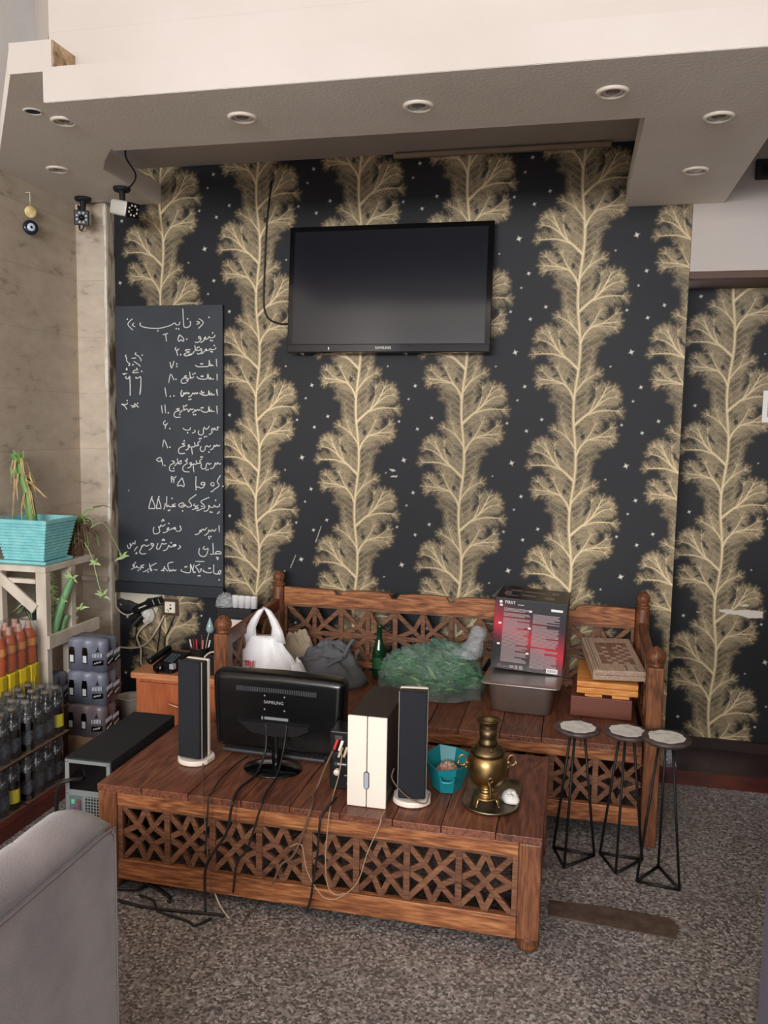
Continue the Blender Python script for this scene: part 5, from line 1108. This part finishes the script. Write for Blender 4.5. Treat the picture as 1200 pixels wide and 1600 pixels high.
def wrap_shell(nx, ny, sp, r, h, seed):
    """shrink film following a block of bottles, puckered on top"""
    rings = []
    hx, hy = (nx-1)*sp/2+r, (ny-1)*sp/2+r
    for i in range(9):
        u = i/8; row = []
        for k in range(64):
            a = 2*math.pi*k/64; c, s_ = math.cos(a), math.sin(a)
            e = .28; x = hx*math.copysign(abs(c)**e, c); y = hy*math.copysign(abs(s_)**e, s_)
            ins = 1-.035*abs(math.sin(math.pi*(x+hx)/sp))*(abs(y) > hy*.96)-.035*abs(math.sin(math.pi*(y+hy)/sp))*(abs(x) > hx*.96)
            tp = 1 if u < .72 else 1-.10*((u-.72)/.28)**2
            row.append((x*ins*tp, y*ins*tp, .002+u*h))
        rings.append(row)
    for q in (.82, .5, .2):
        rings.append([(x*q, y*q, h+.001+.006*noise.noise(Vector((x*30, y*30, seed)))) for x, y, z in rings[8]])
    return MB().loft(rings, cap=False)
SHELL_ME = mesh_of(wrap_shell(3, 4, .0655, .0335, .214, 1), 'shrink_film', film)
TRAY_ME = mesh_of(MB().box(-.102, .102, -.136, .136, .0, .004), 'cardboard_tray', board_m)
def malt_pack(x, y, z, label, yellow=()):
    t = thing('bottle_pack', label, 'bottle pack', (x, y, z), (0, 0, 0), 'shrink-wrapped packs of dark malt bottles'); t.scale = (1, 1, .955)
    inst('cardboard_tray', TRAY_ME, t)
    for i in range(3):
        for j in range(4):
            p = (-.0655+i*.0655, -.09825+j*.0655, .0045)
            b = inst('bottle', ME['b'], t, p); inst('cap', ME['c'], b); inst('neck_foil', ME['n'], b)
            inst('label', ME['y'] if (i, j) in yellow else ME['l'], b)
    inst('shrink_film', SHELL_ME, t, (0, 0, .0045))
malt_pack(-2.19, 2.955, .0605, 'lower pack of dark bottles next to the grey packs, standing on the red step')
malt_pack(-2.19, 2.665, .0605, 'lower pack of dark bottles at the left edge of the view, on the red step', {(2, 3)})
malt_pack(-2.185, 2.955, .2685, 'upper pack of dark bottles next to the grey packs, one yellow label showing', {(2, 3)})
malt_pack(-2.185, 2.672, .2685, 'upper pack of dark bottles at the left edge of the view')

# grey printed multipacks
def scallop(nx, ny, sp, r):
    pts = []; hx, hy = (nx-1)*sp/2, (ny-1)*sp/2
    def arc(cx, cy, a0, a1, n=4):
        for i in range(n+1):
            a = math.radians(a0+(a1-a0)*i/n); pts.append((cx+r*math.cos(a), cy+r*math.sin(a)))
    for i in range(nx): arc(-hx+i*sp, -hy, 230 if i else 180, 310 if i < nx-1 else 360)
    for j in range(ny): arc(hx, -hy+j*sp, -40 if j else 0, 40 if j < ny-1 else 90)
    for i in reversed(range(nx)): arc(-hx+i*sp, hy, 50 if i < nx-1 else 90, 130 if i else 180)
    for j in reversed(range(ny)): arc(-hx, -hy+j*sp, 140 if j < ny-1 else 180, 220 if j else 270)
    out = [pts[0]]
    for p in pts[1:]:
        if (p[0]-out[-1][0])**2+(p[1]-out[-1][1])**2 > 1e-7: out.append(p)
    return out
grey_film = mat('grey_printed_film', (116, 119, 134), .38, col2=(96, 100, 116), scale=9, bump=.25, bscale=18)
grey_film2 = mat('dusty_grey_film', (112, 100, 104), .35, col2=(92, 84, 90), scale=9, bump=.25, bscale=18)
def grey_pack(x, y, z, label, m=grey_film, rz=0, windows=True):
    t = thing('wrapped_pack', label, 'drink pack', (x, y, z), (0, 0, rz), 'grey printed multipacks of drinks')
    sc_ = scallop(3, 2, .066, .033)
    rings = [[(px, py, zz) for px, py in sc_] for zz in (.0, .128)]+[[(px*.97, py*.97, .138) for px, py in sc_]]+[[(px*.90, py*.88, .148+.003*noise.noise(Vector((px*40, py*40, z)))) for px, py in sc_]]+[[(px*.4, py*.4, .150+.004*noise.noise(Vector((px*60, py*60, z+3)))) for px, py in sc_]]
    obj('film_sleeve', MB().loft(rings), m, t)
    for k, px in enumerate((-.066, .0)):
        if windows and k < 2:
            w_ = obj('window_slot', MB().prism([(px-.012, .035), (px+.012, .035), (px+.014, .085), (px+.010, .110), (px-.010, .110), (px-.014, .085)], -.0672, -.0662, 1), black_gloss, t)
            obj('bottle_label', MB().box(px-.009, px+.009, -.0682, -.0674, .04, .072), mat('pack_label', (196, 200, 206), .4) if 'pack_label' not in MATS else MATS['pack_label'], w_)
    for px, py, rz_ in ((.066, -.0672, 0), (.1, -.02, math.pi/2), (.1, .04, math.pi/2)):
        M = Matrix.Translation((px, py, 0)) @ Matrix.Rotation(rz_, 4, 'Z')
        b = obj('black_patch', MB().prism([(-.026, .028), (.026, .036), (.026, .060), (-.026, .052)], -.0012, .0, 1, 0, 0, M), black_gloss, t)
        mb = MB().tube([M @ Vector((-.018+.004*i, -.0016, .036+.0012*i+(.008 if i % 2 else 0))) for i in range(10)], .0013, 5, 0, 0)
        obj('script_mark', mb, label_white, b)
        mb = MB().prism([(-.012, .092), (.012, .096), (.004, .104), (.002, .118), (-.004, .104)], -.001, .0, 1, 0, 0, M); 
        for i in range(7): mb.box(-.026+i*.0075, -.026+i*.0075+.003, -.0012, 0, .066+.001*i, .084+.001*i, 0, 1, M)
        obj('printed_emblem', mb, [black_matte, MATS['pack_label'] if 'pack_label' in MATS else label_white], t)
grey_pack(-2.135, 3.365, .466, 'topmost grey printed drink pack of the stack beside the wooden cabinet')
grey_pack(-2.138, 3.362, .312, 'second grey printed drink pack from the top of the stack beside the cabinet')
grey_pack(-2.145, 3.362, .158, 'dusty pinkish grey drink pack third from the top of the stack by the cabinet', grey_film2)
t = thing('crate', 'low dark crate under the stack of grey drink packs behind the computer tower', 'crate', (-2.13, 3.365, 0))
obj('crate_body', MB().box(-.10, .095, -.07, .07, .061, .157, .004), board_m, t)
grey_pack(-2.40, 3.36, .27, 'grey drink pack lying behind the dark bottles under the white plant stand', grey_film, 0, False)
t = thing('crate', 'dark crate behind the bottle packs carrying the yellow cartons', 'crate', (-2.42, 3.08, 0))
obj('crate_body', MB().box(-.125, .11, -.20, .125, .061, .40, .004), board_m, t)
t = thing('crate', 'low dark crate under the grey drink pack below the white plant stand', 'crate', (-2.40, 3.36, 0))
obj('crate_body', MB().box(-.12, .11, -.07, .07, .061, .268, .004), board_m, t)
yel = mat('yellow_carton', (222, 196, 40), .45)
for j, (dy, lab) in enumerate(((-.125, 'yellow carton at the near end of the row under the orange juice'), (-.050, 'yellow carton second from the near end under the orange juice'), (.026, 'yellow carton third from the near end under the orange juice'), (.092, 'yellow carton at the far end of the row, next to the stand leg'))):
    t = thing('yellow_carton', lab, 'carton', (-2.325, 3.07+dy, .4005), (0, 0, .1*(j % 2)), 'yellow cartons under the orange juice')
    obj('carton_body', MB().prism([(-.030, -.030), (.030, -.030), (.034, .0), (.030, .030), (-.030, .030)], 0, .125, 2, 0, .004), yel, t)
    obj('printed_panel', MB().box(.0322, .0346, -.014, .014, .02, .07), mat('carton_print', (198, 168, 40), .5) if j == 0 else MATS['carton_print'], t)
t = thing('juice_pack', 'shrink-wrapped pack of orange juice bottles left of the white plant stand leg', 'juice pack', (-2.365, 3.07, .5265))
juice = mat('orange_juice', (190, 88, 46), .25, spec=.6); cl_top = mat('bottle_plastic', (206, 160, 138), .15); jl = mat('juice_label', (226, 158, 96), .45, col2=(190, 120, 60), scale=40)
bb = mesh_of(MB().lathe([(0, 0), (.026, 0), (.030, .006), (.0305, .06), (.028, .07), (.0305, .08), (.0305, .115), (.027, .14), (.018, .158), (0, .158)], 18), 'bottle', juice)
bt = mesh_of(MB().lathe([(.0178, .1582), (.013, .17), (.012, .19), (0, .191)], 14), 'bottle_neck', cl_top); bl = mesh_of(MB().lathe([(.031, .082), (.031, .114)], 18), 'label', jl)
for i in range(2):
    for j in range(4):
        b = inst('bottle', bb, t, (.036-i*.068, -.099+j*.066, .002)); inst('bottle_neck', bt, b); inst('label', bl, b)
sh = obj('shrink_film', wrap_shell(2, 4, .067, .033, .196, 3), film, t)
t = thing('soda_bottle', 'big green plastic bottle at the left edge beside the orange juice', 'bottle', (-2.36, 2.82, .4015))
obj('bottle_body', MB().lathe([(0, 0), (.04, 0), (.046, .01), (.046, .13), (.040, .16), (.018, .22), (.014, .235), (0, .235)], 24), mat('green_plastic', (20, 108, 60), .15, spec=.7), t)
obj('cap', MB().lathe([(.0145, .2352), (.016, .236), (.016, .252), (0, .253)], 18), mat('green_cap', (30, 120, 70), .4), t)
t = thing('crate', 'dark crate at the left edge under the green bottle', 'crate', (-2.42, 2.80, 0))
obj('crate_body', MB().box(-.14, .115, -.10, .072, .061, .40, .004), board_m, t)

# white wooden plant stand
t = thing('plant_stand', 'white painted wooden plant stand with diagonal brace against the stone wall', 'plant stand', (-2.43, 3.44, 0))
wp = mat('white_painted_wood', (214, 204, 190), .6, col2=(190, 178, 162), scale=10, stretch=(1, 1, .3))
obj('top_shelf', MB().box(-.135, .14, -.195, .20, .918, .945, .002), wp, t)
for x, y in ((.112, -.172), (.112, .02), (-.115, -.172), (-.115, .18)):
    obj('leg', MB().box(x-.026, x+.026, y-.018, y+.018, .061, .9175, .002), wp, t)
obj('front_apron', MB().box(-.088, .085, -.19, -.165, .865, .885, .001), wp, t)
obj('diagonal_brace', MB().bar((-.15, -.195, .93), (.085, -.195, .75), .046, .014, (0, 1, 0), .002), wp, t)
obj('lower_shelf', MB().box(-.12, .085, -.15, .19, .575, .59, .002), wp, t)
obj('side_plank', MB().box(.139, .158, -.20, .205, .572, .632, .002), wp, t)
t = thing('wall_batten', 'thin white batten fixed across the pilaster below the chalkboard end', 'batten', (-2.48, 3.974, .757))
obj('batten', MB().box(-.085, .072, -.03, -.0008, -.011, .011, .002), wp, t)

t = thing('planter', 'square turquoise basket-weave planter on the white stand', 'planter', (-2.431, 3.38, .9455), (0, 0, math.radians(0)))
tq = mat('turquoise_plastic', (146, 212, 214), .4, col2=(124, 196, 202), scale=22)
def sq(h, z): return [(-h, -h*.85, z), (h, -h*.85, z), (h, h*.85, z), (-h, h*.85, z)]
rings = [sq(.098, .014)]
for i in range(1, 13):
    u = i/12; h = .100+.034*u; z = .014+.17*u
    rings += [sq(h+.0015, z-.010), sq(h+.0015, z-.003), sq(h-.0012, z-.0015), sq(h-.0012, z)]
rings += [sq(.136, .184), sq(.140, .188), sq(.140, .204), sq(.130, .206), sq(.128, .165)]
obj('pot_wall', MB().loft(rings, sm=False), tq, t)
obj('saucer', MB().loft([sq(.112, 0), sq(.122, .003), sq(.124, .016), sq(.114, .016), sq(.11, .008)], sm=False), tq, t)
obj('soil', MB().box(-.124, .124, -.105, .105, .16, .170), mat('soil', (52, 40, 32), .95, bump=.6), t)
leaf_g = mat('leaf_green', (118, 156, 76), .5, col2=(96, 138, 66), scale=20); leaf_dry = mat('leaf_dry', (196, 174, 122), .7, col2=(150, 120, 80), scale=30); leaf_pale = mat('leaf_pale', (164, 186, 128), .5); stem_g = mat('stem_green', (126, 158, 84), .5, col2=(92, 132, 64), scale=40, stretch=(1, 1, .3)); leaf_brown = mat('leaf_brown', (98, 78, 54), .7, col2=(72, 56, 42), scale=30)
t = thing('cane_plant', 'thick green cane plant with dry straw leaves growing in the turquoise planter', 'plant', (-2.45, 3.36, 1.1165))
obj('cane', MB().tube([(.02, 0, 0), (.012, 0, .06), (.0, 0, .13), (-.02, 0, .2), (-.045, 0, .29)], .024, 12, 0, 4, (.026, .016)), stem_g, t)
mb = MB(); rnd = random.Random(5)
for k in range(15):
    z = rnd.uniform(.11, .30); x0 = .02-.2*z; a = rnd.uniform(0, 2*math.pi); L_ = rnd.uniform(.05, .13)
    mb.blade([(x0, 0, z), (x0+.03*math.cos(a), .03*math.sin(a), z+.012), (x0+.045*math.cos(a), .045*math.sin(a), z-L_*.4), (x0+.05*math.cos(a)+.01, .05*math.sin(a), z-L_)], .006)
mb.blade([(-.02, 0, .21), (.03, -.01, .19), (.09, -.02, .145), (.11, -.02, .13)], .005); mb.blade([(-.03, 0, .2), (-.062, -.01, .21), (-.066, -.02, .1), (-.075, -.02, .0)], .007)
obj('dry_leaf', mb, leaf_dry, t)
mb = MB()
for k in range(5):
    a = k*1.35; mb.blade([(-.045, 0, .27), (-.05+.025*math.cos(a), .025*math.sin(a), .32), (-.052+.035*math.cos(a), .035*math.sin(a), .345-.02*(k % 2))], .012)
mb.blade([(-.03, 0, .2), (-.06, -.01, .26), (-.07, -.02, .25), (-.075, -.02, .20)], .014)
obj('green_leaf', mb, leaf_g, t)
t = thing('spider_plant', 'spider plant with brown tips and trailing plantlets in a clay pot beside the turquoise planter', 'plant', (-2.36, 3.585, .9455))
obj('clay_pot', MB().lathe([(0, 0), (.038, 0), (.05, .10), (.054, .10), (.054, .118), (.046, .118), (.044, .10), (0, .098)], 24), mat('clay_pot', (132, 98, 74), .7, col2=(108, 80, 62), scale=18), t)
rnd = random.Random(9); G, Bn, P = MB(), MB(), MB()
for k in range(64):
    a = rnd.uniform(0, 2*math.pi); L_ = rnd.uniform(.09, .2); up = rnd.uniform(.02, .09)
    dx, dy = math.cos(a), math.sin(a)*.55
    if dy > 0: dy *= .6
    pts = [(0, 0, .10), (dx*L_*.3, dy*L_*.3, .10+up), (dx*L_*.65, dy*L_*.65, .11+up*.8), (dx*L_, dy*L_, .10-up*.7)]
    (G if k % 5 == 0 else Bn).blade(pts, .0075)
G.blade([(0, 0, .1), (.02, 0, .16), (.06, 0, .22), (.14, .01, .245)], .006); Bn.blade([(.10, .0, .24), (.15, .01, .25), (.19, .01, .24)], .003)
for k in range(10): Bn.blade([(rnd.uniform(-.03, .05), -.05, .10), (rnd.uniform(-.02, .07), -.06, .09), (rnd.uniform(-.02, .09), -.06, rnd.uniform(-.02, .04))], .004)
obj('green_leaf', G, leaf_g, t); obj('brown_leaf', Bn, leaf_brown, t)
def plantlet(mb, c, s_, n=7, seed=0):
    r_ = random.Random(seed)
    for k in range(n):
        a = r_.uniform(0, 2*math.pi); e = r_.uniform(-.5, 1.1)
        d = Vector((math.cos(a)*math.cos(e), math.sin(a)*math.cos(e)*.7, math.sin(e)))*s_
        mb.blade([c, Vector(c)+d*.5+Vector((0, 0, s_*.12)), Vector(c)+d], .0075)
mb = MB().tube([(.05, -.03, .09), (.09, -.03, .04), (.11, -.02, -.03), (.135, -.02, -.13), (.155, -.02, -.19)], .0022)
mb.tube([(-.08, -.10, .09), (-.07, -.17, .10), (-.05, -.19, .02), (-.03, -.19, -.06), (-.02, -.19, -.16)], .0022)
mb.tube([(.06, .0, .12), (.12, .05, .16), (.145, .12, .05), (.15, .17, -.02)], .0022)
for c, s_, sd in (((.155, -.02, -.19), .045, 1), ((.118, -.02, -.03), .03, 2), ((.15, .17, -.03), .045, 3), ((.08, -.1, -.24), .05, 4)): plantlet(P, c, s_, 6, sd)
for k, z in enumerate((.10, .06, .03, -.01, -.05, -.09, -.13, -.17)): plantlet(P, (-.07+.012*k*.6, -.19, z), .075-.002*k, 12, 20+k)
obj('runner', mb, leaf_pale, t); obj('plantlet', P, leaf_pale, t)
t = thing('cactus_stem', 'tall green fleshy stem leaning on the lower shelf of the white stand', 'plant', (-2.325, 3.33, .5905))
obj('stem', MB().tube([(0, 0, 0), (.012, .02, .08), (.028, .05, .17), (.05, .08, .255), (.058, .085, .275)], .022, 10, 0, 4, (.024, .016)).tube([(.01, .05, 0), (.02, .065, .07), (.03, .08, .10)], .014, 8), mat('fleshy_green', (88, 138, 92), .5, col2=(112, 156, 104), scale=30, stretch=(3, 3, .4)), t)
mb = MB(); plantlet(mb, (.055, .085, .27), .05, 8, 33); plantlet(mb, (.03, .04, .17), .04, 6, 34); obj('side_leaf', mb, leaf_pale, t)
t = thing('glass_jar', 'small jar with yellowish contents and white lid on the lower shelf of the stand', 'jar', (-2.33, 3.50, .5905))
obj('jar_body', MB().lathe([(0, 0), (.03, 0), (.032, .004), (.032, .05), (.026, .058), (0, .058)], 22), mat('jar_contents', (178, 140, 64), .2), t)
obj('lid', MB().lathe([(.027, .0585), (.029, .059), (.029, .072), (0, .073)], 22), white_plastic, t)
t = thing('leafy_plant', 'dark leafy plant with pale striped leaves in a white pot behind the orange juice', 'plant', (-2.465, 3.385, .5905))
obj('white_pot', MB().lathe([(0, 0), (.045, 0), (.055, .08), (.05, .08), (.045, .07), (0, .07)], 22), white_plastic, t)
D1, D2_ = MB(), MB(); rnd = random.Random(14)
for k in range(26):
    a = rnd.uniform(0, 2*math.pi); L_ = rnd.uniform(.07, .13)
    (D1 if k % 3 else D2_).blade([(0, 0, .07), (.4*L_*math.cos(a), .3*L_*math.sin(a), .07+L_*.75), (L_*math.cos(a), .6*L_*math.sin(a), .07+L_*rnd.uniform(.2, .7))], .014 if k % 3 else .007)
obj('dark_leaf', D1, mat('leaf_dark', (38, 58, 44), .5), t); obj('striped_leaf', D2_, leaf_pale, t)

# ------------------------------------------------------------------ grey velvet sofa in the near left corner
t = thing('velvet_sofa', 'grey velvet sofa with tufted back and flat outer panel in the near left corner', 'sofa', (-.872, 1.0, 0))
vel = mat('grey_velvet', (128, 119, 118), .85, col2=(108, 101, 103), scale=7, detail=3, bump=.15, bscale=200)
vel.node_tree.nodes['Principled BSDF'].inputs['Sheen Weight'].default_value = .35
obj('outer_panel', MB().prism([(-.55, .06), (.44, .06), (.44, .755), (.434, .778), (.415, .790), (-.55, .790)], -.03, 0, 0, 0, .004), vel, t)
rings = []; NY = 70
prof = [(-.032, .10), (-.032, .50), (-.032, .7905), (-.003, .7908), (-.001, .800), (-.006, .815), (-.020, .830), (-.042, .842), (-.068, .845), (-.10, .836), (-.135, .806), (-.16, .755), (-.178, .66), (-.215, .55), (-.22, .45), (-.22, .10)]
import bisect
def prof_at(n=40):
    out = []; d = [0]
    for a, b_ in zip(prof, prof[1:]): d.append(d[-1]+math.hypot(a[0]-b_[0], a[1]-b_[1]))
    for i in range(n):
        s_ = d[-1]*i/(n-1); j = min(bisect.bisect_right(d, s_)-1, len(prof)-2); f = (s_-d[j])/(d[j+1]-d[j]); out.append((prof[j][0]+(prof[j+1][0]-prof[j][0])*f, prof[j][1]+(prof[j+1][1]-prof[j][1])*f))
    return out
PF = prof_at(60)
for i in range(NY+1):
    y = -.55+.985*i/NY; row = []; e = max(0, (y-.36)/.075); drop = .036*e**2.6; pin = 1-.16*e**3
    for x, z in PF:
        xx = -.002+(x+.002)*pin
        zz = max(.7905, z-drop*min(1, (z-.79)/.05)) if z > .7905 else z
        if -.3 < x < -.03 and z > .45:          # diamond tufting: pinched seams between padded lozenges
            q = (x+.02)/.17*1.0+(0.85-z)*1.5; a = abs(((y+.02)/.20+q) % 1-.5)*2; b_ = abs(((y+.02)/.20-q) % 1-.5)*2
            g = math.exp(-((1-a)/.12)**2)*.55+math.exp(-((1-b_)/.12)**2)*.55; pad = math.sin(math.pi*min(1, (1-a)*1.0))*math.sin(math.pi*min(1, (1-b_)))
            k = min(1, max(0, (-x-.04)/.05))*(1-min(1, e))*min(1, max(0, (.30-y)/.1))
            zz -= .022*g*k; xx += .006*g*k*(1 if z < .82 else .2)
        row.append((xx, y, zz))
    rings.append(row)
obj('padded_back', MB().loft(rings), vel, t)
obj('piping', MB().tube([(-.001, -.55, .7905), (-.001, .2, .7905), (-.001, .412, .7905), (-.001, .434, .779), (-.001, .441, .756), (-.001, .442, .40), (-.001, .442, .08)], .0028, 8), mat('velvet_seam', (112, 104, 104), .9), t)
obj('seat_cushion', MB().box(-.86, -.225, -.45, .33, .28, .44, .04, 0, None, 4), vel, t)
obj('seat_base', MB().box(-.88, -.222, -.55, .435, .08, .275, .01), vel, t)
obj('far_arm', MB().box(-.86, -.23, .335, .433, .278, .60, .03, 0, None, 4), vel, t)
for x, y in ((-.06, -.5), (-.06, .39), (-.82, -.5), (-.82, .39)): obj('foot', MB().cyl((x, y, 0), (x, y, .079 if x < -.5 else .059), .018, .024), black_plastic, t)

# ------------------------------------------------------------------ loose cables over the platform front and on the floor
for pts, r, m_, lab in (
    ([(-1.275, 2.74, .46), (-1.262, 2.70, .392), (-1.252, 2.65, .387), (-1.16, 2.453, .387), (-1.145, 2.418, .383), (-1.136, 2.409, .35), (-1.123, 2.409, .203), (-1.112, 2.405, .083), (-1.11, 2.42, .01)], .0022, cable_brown, 'thin brown wire from the left speaker down the platform front'),
    ([(-1.125, 2.765, .386), (-1.139, 2.699, .387), (-1.142, 2.557, .387), (-1.125, 2.452, .387), (-1.122, 2.416, .383), (-1.123, 2.407, .313), (-1.13, 2.405, .20)], .0026, cable_black, 'thin black keyboard cord curving over the platform edge'),
    ([(-1.035, 2.705, .54), (-1.03, 2.69, .45), (-1.038, 2.62, .389), (-1.049, 2.503, .388), (-1.036, 2.418, .386), (-1.04, 2.407, .356), (-1.055, 2.405, .278), (-1.10, 2.404, .206), (-1.127, 2.404, .15), (-1.13, 2.40, .08), (-1.12, 2.385, .010)], .0045, cable_black, 'thick black monitor cable hanging in front of the lattice, the left one'),
    ([(-.955, 2.70, .545), (-.96, 2.68, .46), (-.957, 2.60, .395), (-.953, 2.489, .388), (-.937, 2.418, .385), (-.945, 2.407, .357), (-.96, 2.404, .301), (-.989, 2.403, .221), (-1.018, 2.403, .185), (-1.031, 2.403, .08)], .0035, cable_black, 'black monitor cable from the right of the stand over the platform edge'),
    ([(-.749, 2.578, .520), (-.775, 2.57, .46), (-.795, 2.56, .40), (-.80, 2.52, .388), (-.786, 2.485, .388), (-.775, 2.418, .385), (-.794, 2.407, .312), (-.815, 2.405, .256), (-.836, 2.405, .221), (-.868, 2.405, .195), (-.894, 2.405, .13)], .0038, cable_brown, 'brown plug lead from the red and white plugs down over the lattice'),
    ([(-.72, 2.52, .387), (-.724, 2.445, .387), (-.738, 2.414, .37), (-.741, 2.407, .34), (-.746, 2.405, .254), (-.756, 2.403, .178), (-.766, 2.403, .101), (-.779, 2.402, .05)], .0038, cable_black, 'black lead falling straight over the front below the amplifier box'),
    ([(-.840, 2.408, .258), (-.80, 2.405, .272), (-.782, 2.403, .196), (-.749, 2.402, .136), (-.713, 2.402, .105), (-.665, 2.402, .121), (-.613, 2.402, .177), (-.583, 2.404, .277), (-.546, 2.407, .37), (-.545, 2.42, .386), (-.544, 2.47, .3865)], .0017, cable_tan, 'pale wire looping wide below the cream-fronted subwoofer'),
    ([(-.716, 2.572, .515), (-.722, 2.56, .45), (-.735, 2.546, .39), (-.722, 2.47, .387), (-.712, 2.416, .383), (-.713, 2.406, .344), (-.719, 2.403, .237), (-.711, 2.402, .152), (-.686, 2.402, .124), (-.654, 2.402, .133)], .0018, cable_tan, 'pale thin lead dropping from the tan plugs in a small loop'),
    ([(-.532, 2.54, .50), (-.535, 2.525, .47), (-.50, 2.522, .43), (-.46, 2.524, .405), (-.424, 2.528, .40), (-.418, 2.56, .42)], .0022, cable_brown, 'thin wire wrapped round the right tower speaker'),
    ([(-1.49, 2.37, .008), (-1.464, 2.38, .007), (-1.354, 2.366, .007), (-1.25, 2.367, .007), (-1.1, 2.383, .007), (-1.053, 2.381, .007)], .005, cable_black, 'long black cable lying along the floor under the platform front'),
    ([(-1.373, 2.41, .016), (-1.309, 2.389, .016), (-1.269, 2.35, .009), (-1.164, 2.33, .006), (-1.122, 2.313, .006), (-1.09, 2.36, .006)], .0042, cable_black, 'black cable curling out onto the terrazzo, nearest the viewer'),
    ([(-1.49, 2.43, .012), (-1.407, 2.445, .012), (-1.37, 2.481, .010), (-1.276, 2.435, .010), (-1.26, 2.40, .016)], .006, cable_black, 'tangled black cables by the left foot of the platform'),
    ([(-1.12, 2.455, .035), (-1.084, 2.425, .008), (-1.035, 2.378, .005)], .0028, cable_white, 'pale wire end on the floor left of centre under the platform'),
    ([(-.955, 2.485, .012), (-.976, 2.442, .006), (-.987, 2.402, .005)], .0022, cable_brown, 'short brown wire end on the floor at the platform centre')):
    tag(obj('loose_cable', MB().tube(pts, r), m_), lab, 'cable')
